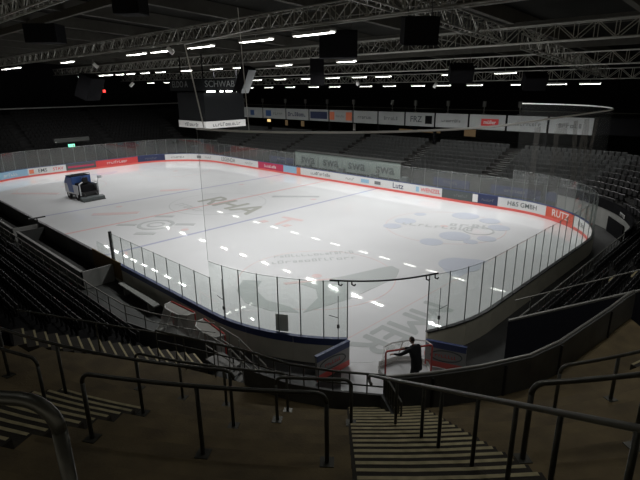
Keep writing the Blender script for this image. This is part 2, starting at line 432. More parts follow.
# near curve left of the gate and near side (inside faces out of sight)
n = 3
for i in range(n):
    board(6.31 * i / n, 6.31 * (i + 1) / n, 'white_pl', f'grey-backed rink board with blue top band, {ORD(i + 1)} left of the open gate', band=True)
n = 4
for i in range(n):
    a = 6.31 + (16.1 - 6.31) / n * i
    board(a, a + (16.1 - 6.31) / n, 'white_pl', f'grey-backed near side rink board under glass, {ORD(i + 1)} beyond the left curve', band=True)
n = 9
for i in range(n):
    a = 16.1 + (49.3 - 16.1) / n * i
    board(a, a + (49.3 - 16.1) / n, 'white_pl', f'dark-backed rink board at the team benches without glass, {ORD(i + 1)} from the glass end', out='black_wall', cap='black_cap')
n = 4
for i in range(n):
    a = 49.3 + (57.4 - 49.3) / n * i
    board(a, a + (57.4 - 49.3) / n, 'white_pl', f'white rink board in the far left corner, {ORD(i + 1)} after the benches')
ADS = [
 (57.4, 61.6, 'skyblue', 'sky blue advert board at the left edge of the far boards', [('~6', 'white', .5, .5)]),
 (61.6, 62.44, 'white_pl', 'narrow white board with orange square beside sky blue advert', [('#', 'orange', (.55, .5), .5)]),
 (62.44, 64.17, 'white_pl', 'white far-end board with large dark green lettering', [('EMS', 'slate', .62, .5)]),
 (64.17, 66.14, 'white_pl', 'white far-end board with red lettering left of navy board', [('STAV', 'redp', .55, .5)]),
 (66.14, 70.0, 'slate', 'slate far-end board with red stripe behind the ice resurfacer', [('#', 'magenta', (3.4, .22), .5), ('~9', 'white', .3, .5)]),
 (70.0, 76.0, 'redp', 'long red far-end board with white lettering right of the resurfacer', [('~10', 'white', .5, .5)]),
 (76.0, 79.9, 'navy', 'dark navy board where the far end starts to curve', [('~7', 'greyp', .4, .5)]),
 (79.9, 83.6, 'white_pl', 'white board with faint grey print in the far corner', [('~8', 'greyp', .4, .5)]),
 (83.6, 88.4, 'white_pl', 'white corner board with two small grey logos', [('#', 'greyp', (.7, .4), .3), ('~5', 'greyp', .4, .65)]),
 (88.4, 94.0, 'white_pl', 'white board with dark heavy capitals right of the far corner', [('LEGENDA', 'slate', .75, .5)]),
 (94.0, 97.9, 'white_pl', 'white board with pale grey lettering left of the crimson board', [('~7', 'greyp', .4, .5)]),
 (97.9, 102.9, 'magenta', 'crimson board with white lettering on the far side', [('~8', 'white', .5, .5)]),
 (102.9, 106.0, 'skyblue', 'sky blue board with orange end right of the crimson board', [('#', 'orange', (.7, .8), .9)]),
 (106.0, 112.8, 'white_pl', 'long white board with grey lettering below the left of the glass shelter', [('~11', 'greyp', .5, .5)]),
 (112.8, 115.1, 'white_pl', 'white board with stacked grey lines below the glass shelter', [('~5', 'greyp', .4, .5)]),
 (115.1, 117.0, 'white_pl', 'short white board with pale blue emblem below the glass shelter', [('#', 'skyblue', (1.1, .4), .5)]),
 (117.0, 118.5, 'white_pl', 'white board with small grey emblem left of the navy italic word', [('#', 'greyp', (.8, .35), .5)]),
 (118.5, 122.6, 'white_pl', 'white board with navy word Lutz on the far side', [('Lutz', 'navy', .78, .45)]),
 (122.6, 125.4, 'white_pl', 'white board with red capitals right of the navy word', [('#', 'skyblue', (.35, .5), .03), ('WENZEL', 'redp', .55, .55)]),
 (125.4, 128.7, 'slate', 'slate green board right of the red capitals', [('~7', 'greyp', .35, .6)]),
 (128.7, 130.9, 'navy', 'small navy board with white end square on the far side', [('#', 'white', (.5, .7), .04), ('~6', 'greyp', .35, .6)]),
 (130.9, 135.3, 'white_pl', 'white board with dark initials entering the right corner', [('H&S GMBH', 'slate', .55, .5)]),
 (135.3, 138.4, 'redorange', 'red-orange board with white capitals in the right corner', [('RUTZ', 'white', .75, .5)]),
 (138.4, 140.9, 'white_pl', 'white board right of the red-orange board in the corner', [('~4', 'greyp', .45, .5)]),
]
for a, b, fc, lab, wd in ADS: board(a, b, fc, lab, wd)
n = 2
for i in range(n):
    a = 140.9 + (145.36 - 140.9) / n * i
    board(a, a + (145.36 - 140.9) / n, 'white_pl', f'beige-backed rink board in the right corner, {ORD(i + 1)} after the last advert', out='board_beige', cap='black_cap')
n = 5
for i in range(n):
    a = 145.36 + 13.0 / n * i
    board(a, a + 13.0 / n, 'white_pl', f'beige-backed near end rink board under glass, {ORD(n - i)} right of the gate curve', out='board_beige', cap='black_cap')
n = 2
for i in range(n):
    a = 158.36 + (TOT - 158.36) / n * i
    board(a, a + (TOT - 158.36) / n, 'white_pl', f'beige-backed curved rink board, {ORD(n - i)} right of the open gate', out='board_beige', cap='black_cap')

# glass panes standing on the boards
def pane(s0, s1, top, label, group=None, last=False):
    x, y, nx, ny = per((s0 + s1) / 2, .05)
    t = thing('glass_pane', label, 'glass pane', (x, y, 1.11))
    obj('glass_sheet', MB().strip(ppath(s0 + .02, s1 - .02, .045, .5), 1.11, top, .012), 'glass', t)
    for s in ((s0, s1 - .001) if last else (s0,)):
        px, py, ax, ay = per(s, .05)
        obj('post', MB().bar((px, py, 1.09), (px, py, top + .03), .032, .032), 'post', t)
    a = ppath(s0, s1, .05, .5)
    obj('top_trim', MB().tube([(q[0], q[1], top + .005) for q in a], .009, 5), 'post', t)
    return t
n = 7
for i in range(n):
    w = 6.31 / n
    pane(i * w, (i + 1) * w, 3.45, f'tall clear glass pane in the left curve, {ORD(i + 1)} from the open gate')
n = 8
for i in range(n):
    w = (16.0 - 6.31) / n
    pane(6.31 + i * w, 6.31 + (i + 1) * w, 2.7, f'lower clear glass pane on the near side, {ORD(i + 1)} beyond the left curve', last=(i == n - 1))
px, py, ax, ay = per(16.05, .05)
tag(obj('end_post', MB().box(px - .09, px + .05, py - .05, py + .09, 1.1, 2.82), 'steel_black'), 'thick black post ending the near side glass by the benches', 'post')
n = 22
for i in range(n):
    w = (88.8 - 57.4) / n
    pane(57.4 + i * w, 57.4 + (i + 1) * w, 3.2, f'clear glass pane above the far end boards, {ORD(i + 1)} from the left')
n = 30
for i in range(n):
    w = (132 - 89.0) / n
    pane(89.0 + i * w, 89.0 + (i + 1) * w, 2.7, f'clear glass pane above the far side boards, {ORD(i + 1)} from the far corner')
n = 13
for i in range(n):
    w = (145.36 - 132) / n
    pane(132 + i * w, 132 + (i + 1) * w, 3.45, f'tall clear glass pane in the right-hand corner, {ORD(i + 1)} from the far side')
n = 12
for i in range(n):
    w = 13.0 / n
    pane(145.36 + i * w, 145.36 + (i + 1) * w, 3.45, f'tall clear glass pane on the near end, {ORD(i + 1)} from the right-hand corner')
n = 4
for i in range(n):
    w = (TOT - 158.36) / n
    pane(158.36 + i * w, 158.36 + (i + 1) * w, 3.45, f'tall clear glass pane right of the open gate, {ORD(n - i)} from the gap', last=(i == n - 1))

# pale rest mat leaning behind the curve glass
tag(obj('notice_board', MB().extr([(.72, 5.2, 1.12), (.98, 4.75, 1.12), (.98, 4.75, 1.85), (.72, 5.2, 1.85)], (.02, .012, 0)), mat('grey_notice', (.62, .63, .6), .7)), 'grey rectangular sheet fixed to the glass of the left curve', 'notice')

# header bar across the open gate
hb = [(8.5 + 8.55 * cos(R(a)), 8.5 + 8.55 * sin(R(a)), 3.5 - .05 * sin(PI * (a - 218) / 28)) for a in [218 + .75 * i for i in range(39)]]
t = thing('gate_header_bar', 'dark curved bar spanning above the open gate gap', 'bar', (3.4, 1.6, 3.5))
obj('bar', MB().tube(hb, .035, 8), 'steel_black', t)
for a in (220.2, 223.5, 243, 245.6):
    x, y = 8.5 + 8.55 * cos(R(a)), 8.5 + 8.55 * sin(R(a))
    obj('roller_hook', MB().tube([(x, y, 3.48), (x + .02, y, 3.32), (x + .1, y - .05, 3.27), (x + .14, y - .08, 3.33)], .03, 6), 'steel_black', t)
# door lever rods by the gate
for a, sgn, lab in ((220.2, 1, 'slim black bolt rod on the glass left of the gate'), (246.8, -1, 'slim black bolt rod on the glass right of the gate'), (187, 1, 'slim black bolt rod on the glass where the left curve begins')):
    x, y = 8.5 + 8.72 * cos(R(a)), 8.5 + 8.72 * sin(R(a))
    t = thing('bolt_rod', lab, 'bolt rod', (x, y, 1.1))
    obj('rod', MB().tube([(x, y, 1.12), (x, y, 2.95)], .013, 6), 'steel_black', t)
    obj('handle', MB().tube([(x, y, 2.05), (x + .35 * -sin(R(a)) * -sgn, y + .35 * cos(R(a)) * -sgn, 2.15)], .012, 6), 'steel_black', t)
    obj('lock_box', MB().box(x - .035, x + .035, y - .035, y + .035, 1.62, 1.76), 'steel_black', t)

struct('floor_gate_apron', MB().ring(8.5, 8.5, 8.5, 11.2, 221, 246, -.02, -.004, 10), mat('scraped_snow', (.52, .53, .53), .5, vary=.12, vscale=1.5))
# gate doors swung outwards
def gate_door(h, e, label):
    h, e = Vector((*h, 0)), Vector((*e, 0)); d = (e - h); L = d.length; d.normalize(); nrm = Vector((d.y, -d.x, 0))
    if nrm.dot(Vector((-1, -1, 0))) < 0: nrm = -nrm   # outer side faces the stand
    t = thing('gate_door', label, 'gate door', h)
    def slab(u0, u1, z0, z1, o0, th):
        return MB().extr([h + d * u0 + nrm * o0 + Vector((0, 0, z0)), h + d * u1 + nrm * o0 + Vector((0, 0, z0)), h + d * u1 + nrm * o0 + Vector((0, 0, z1)), h + d * u0 + nrm * o0 + Vector((0, 0, z1))], nrm * th)
    obj('panel', slab(0, L, .06, 1.05, 0, .1), mat('gate_panel_grey', (.30, .30, .29), .45), t)
    obj('blue_band', slab(0, L, .86, 1.05, .1, .006), 'blue_cap', t)
    obj('red_band', slab(0, L, .06, .30, .1, .006), 'kick', t)
    obj('cap_rail', slab(-.01, L + .01, 1.05, 1.12, -.02, .14), 'blue_cap', t)
    c = h + d * L * .52 + nrm * .103 + Vector((0, 0, .58)); mb = MB()
    P = [c + d * (.62 * L / 1.6 * cos(a) - .05 * sin(a)) + Vector((0, 0, .22 * sin(a) + .06 * cos(a))) for a in [2 * PI * i / 32 for i in range(33)]]
    mb.tube(P, .022, 5)
    obj('oval_emblem', mb, 'slate', t)
    text('lettering', '~7', .2, c + nrm * .004, -d if (-d).cross(Vector((0, 0, 1))).dot(nrm) > 0 else d, (0, 0, 1), 'redp', t)
    obj('hinge', MB().tube([h + Vector((0, 0, .1)), h + Vector((0, 0, 1.05))], .035, 8), 'post', t)
gate_door((2.1, 2.62), (.42, 2.72), 'open grey gate door with oval emblem left of the gap')
gate_door((4.22, .47), (4.72, -.95), 'open pale gate door with red band right of the gap')

# ------------------------------------------------------------------ protective net on its bar
bar = [per(s, .05)[:2] for s in ([6.31 - .35 * i for i in range(19)])] + [(8.5 + 8.55 * cos(R(a)), 8.5 + 8.55 * sin(R(a))) for a in range(223, 245, 3)]
bar += [per(TOT - s, .05)[:2] for s in [.4 * i for i in range(10)]] + [per(158.2 - .8 * i, .05)[:2] for i in range(17)] + [per(145.3 - .6 * i, .05)[:2] for i in range(23)]
t = thing('protective_net', 'fine dark protective net hanging behind the near goal from a white bar', 'net', (8.5, 0, 8.85))
mb = MB()
for i in range(len(bar) - 1):
    a, b = bar[i], bar[i + 1]
    mb.add([(a[0], a[1], 3.5), (b[0], b[1], 3.5), (b[0], b[1], 8.85), (a[0], a[1], 8.85)], [(0, 1, 2, 3)])
obj('netting', mb, 'net', t)
obj('hanging_bar', MB().tube([(x, y, 8.87) for x, y in bar], .042, 6), 'cable', t, label='white bar carrying the net')
obj('edge_cord', MB().tube([(bar[0][0], bar[0][1], 3.5), (bar[0][0], bar[0][1], 8.87)], .006, 5), 'post', t)
def net_letter(bars):
    mb = MB()
    for x0, z0, x1, z1 in bars:
        d = Vector((x1 - x0, 0, z1 - z0)).normalized() * .0; w_ = .32
        if abs(z1 - z0) > abs(x1 - x0): P = [(x0 - w_, z0), (x0 + w_, z0), (x1 + w_, z1), (x1 - w_, z1)]
        else: P = [(x0, z0 - .28), (x1, z0 - .28), (x1, z1 + .28), (x0, z1 + .28)]
        mb.add([(x, -.09, z) for x, z in P], [(0, 1, 2, 3)])
    obj('net_letter', mb, 'mist_print', t)
net_letter([(11.3, 5.4, 11.3, 8.6), (11.62, 5.68, 12.9, 5.68)])
net_letter([(13.7, 5.4, 13.7, 8.6), (14.02, 5.68, 15.1, 5.68), (14.02, 7.0, 14.9, 7.0), (14.02, 8.3, 15.1, 8.3)])
net_letter([(16.1, 8.6, 16.9, 5.3), (17.75, 8.6, 17.0, 5.3), (17.9, 8.6, 18.7, 5.3), (19.6, 8.6, 18.8, 5.3)])
for q, top, lab in (((.0, 8.05, 8.87), (-.1, 8.75, 11.9), 'thick pale rope slanting up from the corner of the net bar'), ((.42, 5.85, 8.87), (.42, 6.1, 12.9), 'thin pale wire hanging to the middle of the net bar')):
    tag(obj('suspension_rope', MB().tube([q, top, (6.4, 12.0, 13.2)] if 'thick' in lab else [q, top], .024 if 'thick' in lab else .012, 6), 'cable'), lab, 'rope')

# ------------------------------------------------------------------ corner terrace with standing steps
CX = CY = 8.5
R0, TR, RI, ZB = 15.5, .31, .1655, 2.93
A_MIN, A_MAX = 188, 258
NT = 12
def arcprism(mb, r0, r1, a0, a1, z0, z1):
    mb.ring(CX, CY, r0, r1, a0, a1, z0, z1, max(2, int(abs(a1 - a0) / 2)))
mb = MB()
for j in range(NT):
    r0 = R0 + 2 * TR * j + TR
    arcprism(mb, r0, r0 + 2 * TR + (.3 if j == NT - 1 else 0), A_MIN, A_MAX, 0 if j == 0 else ZB - .4, ZB + 2 * RI * (j + 1) - RI * 0)
front = [(-7.86, 8.05), (-6.36, 5.74), (-4.98, 3.55), (-3.95, .9), (-3.6, -.45), (-3.1, -1.42), (-2.42, -2.42), (-1.5, -3.13), (-.45, -3.81), (.87, -4.48), (2.11, -4.78), (3.88, -4.99), (5.21, -5.15), (6.4, -5.25), (7.15, -5.35)]
arc_in = [(CX + (R0 + TR) * cos(R(a)), CY + (R0 + TR) * sin(R(a))) for a in range(258, 187, -2)]
wp = [(x, y) for x, y in front] + arc_in
mb.prism(wp, 0, ZB)
arcprism(mb, 23.0, 28.5, A_MIN, A_MAX, 0, 7.85)
struct('floor_terrace', mb, 'concrete')

def aisle(name, label, a0, a1, i0, i1, split=None):
    t = thing(name, label, 'stairs', (CX + (R0 + TR * i0) * cos(R((a0 + a1) / 2)), CY + (R0 + TR * i0) * sin(R((a0 + a1) / 2)), ZB + RI * i0))
    for i in range(i0, i1):
        r = R0 + TR * i; zt = ZB + RI * (i + 1) + .004
        mb = MB(); arcprism(mb, r, r + TR + .02, a0, a1, zt - RI - .02, zt)
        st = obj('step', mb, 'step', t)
        nb = MB(); arcprism(nb, r - .006, r + .052, a0 + .15, a1 - .15, zt - .012, zt + .004)
        obj('nosing', nb, 'nosing', st, label='pale painted nosing')
    return t
aisle('aisle_stairs', 'concrete aisle stairs with pale nosings descending to the gate', 221.8, 228.4, 0, 24)
aisle('aisle_stairs', 'short concrete stairs with pale nosings left of the front crush barrier', 201.5, 208.5, 7, 24)
aisle('aisle_stairs', 'dim concrete stairs with pale nosings at the right edge of the terrace', 251.5, 257.5, 0, 24)

# ------------------------------------------------------------------ crush barriers (tube frames on the terrace)
def zs(r):  # terrace surface
    if r < R0 + TR: return ZB
    j = int((r - R0 - TR) / (2 * TR)); return ZB + 2 * RI * (j + 1) if r < 23 else 7.85
def barrier(r, a0, a1, posts, label, h=1.0, ends=(True, True), rad=.033, name='crush_barrier', zf=None):
    pt = lambda a, z: (CX + r * cos(R(a)), CY + r * sin(R(a)), z)
    zb = zf if zf is not None else zs(r)
    t = thing(name, label, 'crush barrier', pt((a0 + a1) / 2, zb))
    bend = .16; da = math.degrees(bend / r)
    path = []
    if ends[0]: path += [pt(a0 + da * (1 - cos(u)), zb + h - bend + bend * sin(u)) for u in [R(15 * k) for k in range(0, 6)]]
    na = max(4, int((a1 - a0) / 1.0))
    lo, hi = a0 + (da if ends[0] else 0), a1 - (da if ends[1] else 0)
    path += [pt(lo + (hi - lo) * k / na, zb + h) for k in range(na + 1)]
    if ends[1]: path += [pt(a1 - da * (1 - cos(u)), zb + h - bend + bend * sin(u)) for u in [R(15 * k) for k in range(5, -1, -1)]]
    obj('top_rail', MB().tube(path, rad, 10), 'rail_dark', t, smooth=True)
    for a in posts:
        hh = h - bend if (ends[0] and abs(a - a0) < .05) or (ends[1] and abs(a - a1) < .05) else h
        p_ = obj('post', MB().tube([pt(a, zb), pt(a, zb + hh)], rad, 10), 'rail_dark', t, smooth=True)
        x, y, z = pt(a, zb); mb = MB(); d = Vector((cos(R(a)), sin(R(a)), 0)); s_ = Vector((-d.y, d.x, 0)); c = Vector((x, y, z))
        mb.extr([c - d * .1 - s_ * .1, c + d * .1 - s_ * .1, c + d * .1 + s_ * .1, c - d * .1 + s_ * .1], (0, 0, .014))
        obj('base_plate', mb, 'rail_dark', p_)
    return t
barrier(19.68, 210.2, 220.8, (210.2, 215.5, 220.8), 'long tube barrier with rounded ends in the left foreground', 1.15)
barrier(17.82, 190, 215, (196.6, 202.5, 208.7, 214.8), 'tube barrier running left across the terrace below the foreground barrier', 1.2)
barrier(17.12, 217.0, 222.0, (217.0, 222.0), 'short tube barrier beside the head of the lower stairs', 1.0)
barrier(15.95, 203, 216.9, (203, 207.5, 211.6, 216.9), 'lowest left tube barrier just above the terrace walkway', 1.0)
barrier(18.45, 192, 203.2, (192, 203.2), 'faint tube barrier with rounded right end at the left edge', .95)
barrier(19.68, 228.95, 243, (228.95, 234.0, 239.5), 'tube barrier with rounded left end right of the stair handrail', 1.24, rad=.04)
barrier(17.14, 236.2, 249, (236.2, 240.9, 245.5), 'tube barrier lower on the right terrace behind another', 1.04, rad=.038)
# very near barrier in the bottom left corner
barrier(23.55, 206, 218.25, (206, 218.25), 'thick near tube barrier with bent end in the bottom left corner', 1.155, zf=7.85, rad=.034)

# stair handrail
HA, HC = Vector((-2.95, -2.42, 4.18)), Vector((-6.5, -7.85, 7.79))
hl = lambda t_: HA.lerp(HC, t_)
cone = lambda P: ZB + (math.hypot(P.x - CX, P.y - CY) - R0) / TR * RI
t = thing('stair_handrail', 'long tube handrail slanting down the right part of the aisle stairs', 'handrail', (HA.x, HA.y, ZB))
path = [hl(.015) - Vector((0, 0, .22)), hl(-.005) - Vector((0, 0, .16)), hl(-.01) - Vector((0, 0, .05)), hl(.0)] + [hl(.1 * k) for k in range(1, 13)]
obj('top_rail', MB().tube(path, .034, 10), mat('worn_grey_tube', (.20, .20, .18), .35, .6), t, smooth=True)
dA, dC = 10.9, 3.8
for px_ in (397, 424, 442, 478, 516, 560, 637):
    s_ = (px_ - 370) / 270; t_ = s_ * dA / (dC + s_ * (dA - dC)); P = hl(t_); z0 = cone(P) - .1
    p_ = obj('post', MB().tube([(P.x, P.y, z0), (P.x, P.y, P.z)], .03, 8), 'rail_dark', t, smooth=True)
    obj('base_plate', MB().box(P.x - .08, P.x + .08, P.y - .08, P.y + .08, z0 + .0, z0 + .03), 'rail_dark', p_)

# ------------------------------------------------------------------ parapet along the terrace front
fr = front[6:]
t = thing('parapet_wall', 'dark curved parapet along the right terrace front', 'parapet', (-1.5, -3.13, ZB))
obj('panel', MB().strip(fr, 0, 3.84, -.08), 'black_wall', t)
obj('cap_rail', MB().tube([(x + .02, y, 3.87) for x, y in fr], .035, 8), 'rail_pale', t, label='pale cap rail')
for (x, y) in ((-1.5, -3.13), (.2, -4.12), (2.11, -4.78), (5.21, -5.15)):
    obj('joint_post', MB().box(x - .09, x - .03, y - .12, y - .06, ZB, 3.8), 'steel_black', t)
fl_ = front[3:7]
t = thing('toe_wall', 'low dark wall under the left terrace railing', 'low wall', (-3.6, -.45, ZB))
obj('panel', MB().strip(fl_, 0, 3.42, -.07), 'black_wall', t)
fl_ = front[2:7]
t = thing('front_railing', 'two-bar tube railing on the left terrace front', 'railing', (-3.6, -.45, 3.42))
for z, rad in ((3.95, .03), (3.64, .02)):
    obj('rail', MB().tube([(x - .03, y - .03, z) for x, y in fl_], rad, 8), 'rail_dark', t)
for i in range(len(fl_) - 1):
    for f in (0, .33, .67):
        x, y = [fl_[i][k] + (fl_[i + 1][k] - fl_[i][k]) * f - .03 for k in (0, 1)]
        obj('post', MB().tube([(x, y, ZB if i == 0 else 3.40), (x, y, 3.95)], .018, 6), 'rail_dark', t)
# small baluster gate beside the stairs, on a dark wing wall
w0, w1 = Vector((-2.45, -2.45, 0)), Vector((-3.05, -3.35, 0))
t = thing('wing_wall', 'short dark wall flanking the foot of the aisle stairs', 'low wall', (w0.x, w0.y, ZB))
obj('panel', MB().strip([tuple(w0[:2]), tuple(w1[:2])], ZB, 3.45, -.08), 'black_wall', t)
t = thing('baluster_gate', 'small upright-bar railing standing on the wall at the stair foot', 'railing', (w0.x, w0.y, 3.45))
for z in (3.47, 3.98): obj('rail', MB().bar((w0.x, w0.y, z), (w1.x, w1.y, z), .04, .04), 'rail_dark', t)
for k in range(8):
    q = w0.lerp(w1, k / 7); obj('baluster', MB().bar((q.x, q.y, 3.47), (q.x, q.y, 3.98), .03, .03), 'rail_dark', t)

# ------------------------------------------------------------------ access stairs from the left walkway down to the ice level
t = thing('access_stairs', 'small steel stairs with pale railings between left curve boards and stand', 'stairs', (-1.6, 4.6, 0))
obj('landing', MB().box(-2.3, -1.6, 4.4, 5.6, .92, 1.0), 'pale_conc', t)
for x, y in ((-2.25, 4.5), (-1.65, 4.5), (-1.65, 5.5), (-2.25, 5.5)): obj('support', MB().box(x - .04, x + .04, y - .04, y + .04, -.02, .92), 'steel_black', t)
q0, q1 = Vector((-1.93, 4.3, .85)), Vector((-1.55, 3.35, .1))
dirv = Vector((q1.x - q0.x, q1.y - q0.y, 0)).normalized(); sdv = Vector((-dirv.y, dirv.x, 0))
for k in range(6):
    c = q0.lerp(q1, k / 5)
    obj('step', MB().extr([c - sdv * .31 - dirv * .12, c + sdv * .31 - dirv * .12, c + sdv * .31 + dirv * .12, c - sdv * .31 + dirv * .12], (0, 0, -.05)), 'pale_conc', t)
for sg in (-1, 1):
    o_ = sdv * (.33 * sg); e_ = Vector((-1.63 if sg > 0 else -2.27, 5.55, 1.0))
    for dz in (.55, 1.05):
        obj('handrail', MB().tube([e_ + Vector((0, 0, dz)), q0 + o_ + Vector((0, 0, dz + .1)), q1 + o_ + Vector((0, 0, dz))], .026, 8), 'rail_pale', t)
    for f in (0, .5, 1):
        c = q0.lerp(q1, f) + o_; obj('post', MB().tube([c - Vector((0, 0, .1)), c + Vector((0, 0, 1.07))], .02, 6), 'rail_pale', t)
    for f in (0, .5):
        c = e_.lerp(q0 + o_ + Vector((0, 0, .15)), f); obj('post', MB().tube([c, c + Vector((0, 0, 1.05))], .02, 6), 'rail_pale', t)
    obj('stringer', MB().bar(q0 + o_ - Vector((0, 0, .06)), q1 + o_ - Vector((0, 0, .06)), .04, .18), 'steel_black', t)

# ------------------------------------------------------------------ left stand
LROWS = 13
lx = lambda k: -3.4 - .82 * k
lz = lambda k: 1.0 + .43 * k
ly0 = lambda x: 6.75 + (-1.9 - x) * .475
mb = MB()
for k in range(LROWS):
    x = lx(k); y0 = max(ly0(x) - 1.3, 8.4 if x < -7 else 0)
    mb.box(x - .82, x, y0, 62, 0 if k == 0 else lz(k) - .6, lz(k))
struct('floor_left_stand', mb, 'tier_black')
# aisle between terrace and seats
t = thing('aisle_stairs', 'aisle stairs with pale stripes between left seats and terrace', 'stairs', (-4.5, 7, 1))
d2 = Vector((-5.9, 2.8, 0)).normalized(); s2 = Vector((-d2.y, d2.x, 0))
s2 = Vector((.2, .98, 0)).normalized()
for k in range(3, 21):
    c = Vector((-1.85, 4.95, 0)) + d2 * (.30 * k); z = .85 + .118 * k
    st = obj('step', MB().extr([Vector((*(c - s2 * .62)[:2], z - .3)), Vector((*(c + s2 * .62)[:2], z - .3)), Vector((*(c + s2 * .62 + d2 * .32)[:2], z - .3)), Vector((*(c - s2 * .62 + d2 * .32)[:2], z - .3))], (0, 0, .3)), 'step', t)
    obj('nosing', MB().extr([Vector((*(c - s2 * .58)[:2], z)), Vector((*(c + s2 * .58)[:2], z)), Vector((*(c + s2 * .58 + d2 * .06)[:2], z)), Vector((*(c - s2 * .58 + d2 * .06)[:2], z))], (0, 0, .006)), 'nosing', st, label='pale painted nosing')
tag(obj('side_rail', MB().tube([(-2.0, 4.3, 1.9), (-3.6, 5.2, 2.6), (-7.4, 7.3, 4.2)], .03, 8).tube([(-2.0, 4.3, .9), (-2.0, 4.3, 1.9)], .025, 6).tube([(-3.6, 5.2, 1.3), (-3.6, 5.2, 2.6)], .025, 6).tube([(-5.6, 6.3, 2.2), (-5.6, 6.3, 3.44)], .025, 6), 'rail_dark'), 'dark handrail along the striped left aisle stairs', 'handrail')
# front wall and rail of the left stand
t = thing('stand_front_railing', 'long pale-topped railing in front of the left black seats', 'railing', (-3.2, 20, 1))
rp = [(-1.55, 6.0), (-2.1, 7.0), (-2.75, 8.6), (-3.15, 10.2), (-3.22, 13), (-3.22, 60)]
obj('front_panel', MB().strip(rp, 0, 1.25, .05), 'black_wall', t)
obj('top_rail', MB().tube([(x, y, 2.0) for x, y in rp], .028, 8), 'rail_pale', t)
obj('mid_rail', MB().tube([(x, y, 1.62) for x, y in rp], .018, 6), 'rail_dark', t)
for k in range(30):
    y = 9 + 1.2 * k; x = -3.22 if y > 11 else -2.75 - (y - 8.6) * .2
    obj('post', MB().tube([(x, y, 1.2), (x, y, 2.0)], .02, 6), 'rail_dark', t)
# team bench enclosures
def bench(y0, y1, label):
    t = thing('team_bench', label, 'team bench', (-1.4, (y0 + y1) / 2, 0))
    obj('back_wall', MB().box(-2.0, -1.92, y0, y1, 0, 1.0), 'black_wall', t)
    obj('back_cap', MB().box(-2.04, -1.88, y0, y1, 1.0, 1.05), 'pale_conc', t, label='pale cap on the bench wall')
    obj('end_wall', MB().box(-2.0, -.25, y0, y0 + .08, 0, 1.0), 'pale_conc', t, label='pale end panel')
    obj('end_wall', MB().box(-2.0, -.25, y1 - .08, y1, 0, 1.0), 'grey_wall', t)
    obj('seat_plank', MB().box(-1.85, -1.4, y0 + .1, y1 - .1, .42, .48), 'grey_wall', t)
    obj('platform', MB().box(-1.95, -.3, y0 + .1, y1 - .1, 0, .15), 'tier', t)
bench(18.0, 29.4, 'nearer long team bench with pale end wall beside the boards')
bench(30.6, 42.0, 'farther team bench box beside the boards at the left edge')
tag(obj('bench_door_panel', MB().box(-.19, -.14, 17.2, 21.0, .2, 1.25), mat('yellow_brown_panel', (.16, .10, .03), .6)), 'brown panel on the boards next to the glass end post', 'panel')
tag(obj('loose_plank', MB().bar((-.62, 16.3, .45), (-.75, 12.2, .45), .32, .07).box(-.8, -.5, 15.6, 15.7, -.02, .42).box(-.9, -.6, 12.8, 12.9, -.02, .42), 'pale_conc'), 'long pale bench plank between boards and stand wall', 'bench')
tag(obj('cable_post', MB().tube([(-.35, 30.3, 0), (-.35, 30.3, 1.5)], .04, 6).box(-.9, .2, 30.2, 30.35, 1.5, 1.58), 'steel_black'), 'black T-shaped bar above the near boards by the benches', 'post')
tag(obj('small_glass', MB().box(-.02, .02, 18.9, 20.6, 1.12, 1.75), 'glass'), 'small low glass piece beside the near side end post', 'glass pane')

# ------------------------------------------------------------------ goals
def goal(loc, rz, label, net='goal_net'):
    t = thing('hockey_goal', label, 'goal', loc, rz)
    def L(name, mb, mt, **k): return obj(name, mb, mt, t, local=True, **k)
    r_ = mat('goal_red', (.5, .06, .05), .4) if 'goal_red' not in bpy.data.materials else bpy.data.materials['goal_red']
    L('post_frame', MB().tube([(-.915, 0, .0), (-.915, 0, 1.16), (-.87, 0, 1.22), (.87, 0, 1.22), (.915, 0, 1.16), (.915, 0, 0)], .035, 8), r_)
    base = [(-.915, 0, .04), (-1.02, .45, .04), (-.8, .95, .04), (0, 1.12, .04), (.8, .95, .04), (1.02, .45, .04), (.915, 0, .04)]
    L('base_frame', MB().tube(base, .045, 8), M['white'])
    top = [(-.915, 0, 1.2), (-.85, .35, 1.2), (-.5, .55, 1.2), (0, .58, 1.2), (.5, .55, 1.2), (.85, .35, 1.2), (.915, 0, 1.2)]
    L('top_frame', MB().tube(top, .022, 8), M['white'])
    L('rear_brace', MB().tube([(0, .58, 1.2), (0, 1.12, .05)], .025, 8), M['white'])
    mb = MB()
    for i in range(6): mb.add([base[i], base[i + 1], top[i + 1], top[i]], [(0, 1, 2, 3)])
    mb.add(top, [tuple(range(7))])
    L('net', mb, net)
    pb = MB()
    for i in range(6):
        a, b = Vector(base[i]), Vector(base[i + 1])
        pb.add([a, b, b + Vector((0, 0, .2)), a + Vector((0, 0, .2))], [(0, 1, 2, 3)])
    L('base_padding', pb, M['white'])
    return t
goal((3.02, .44, 0), math.atan2(-.524, .852), 'red hockey goal standing in the gate gap beside the man', 'goal_net_thin')
goal((-.75, 9.75, -.02), PI / 2 + .05, 'red and white hockey goal stored behind the left boards, farther one')
goal((-.85, 7.2, -.02), PI / 2 - .12, 'red and white hockey goal stored behind the left curve, nearer one')

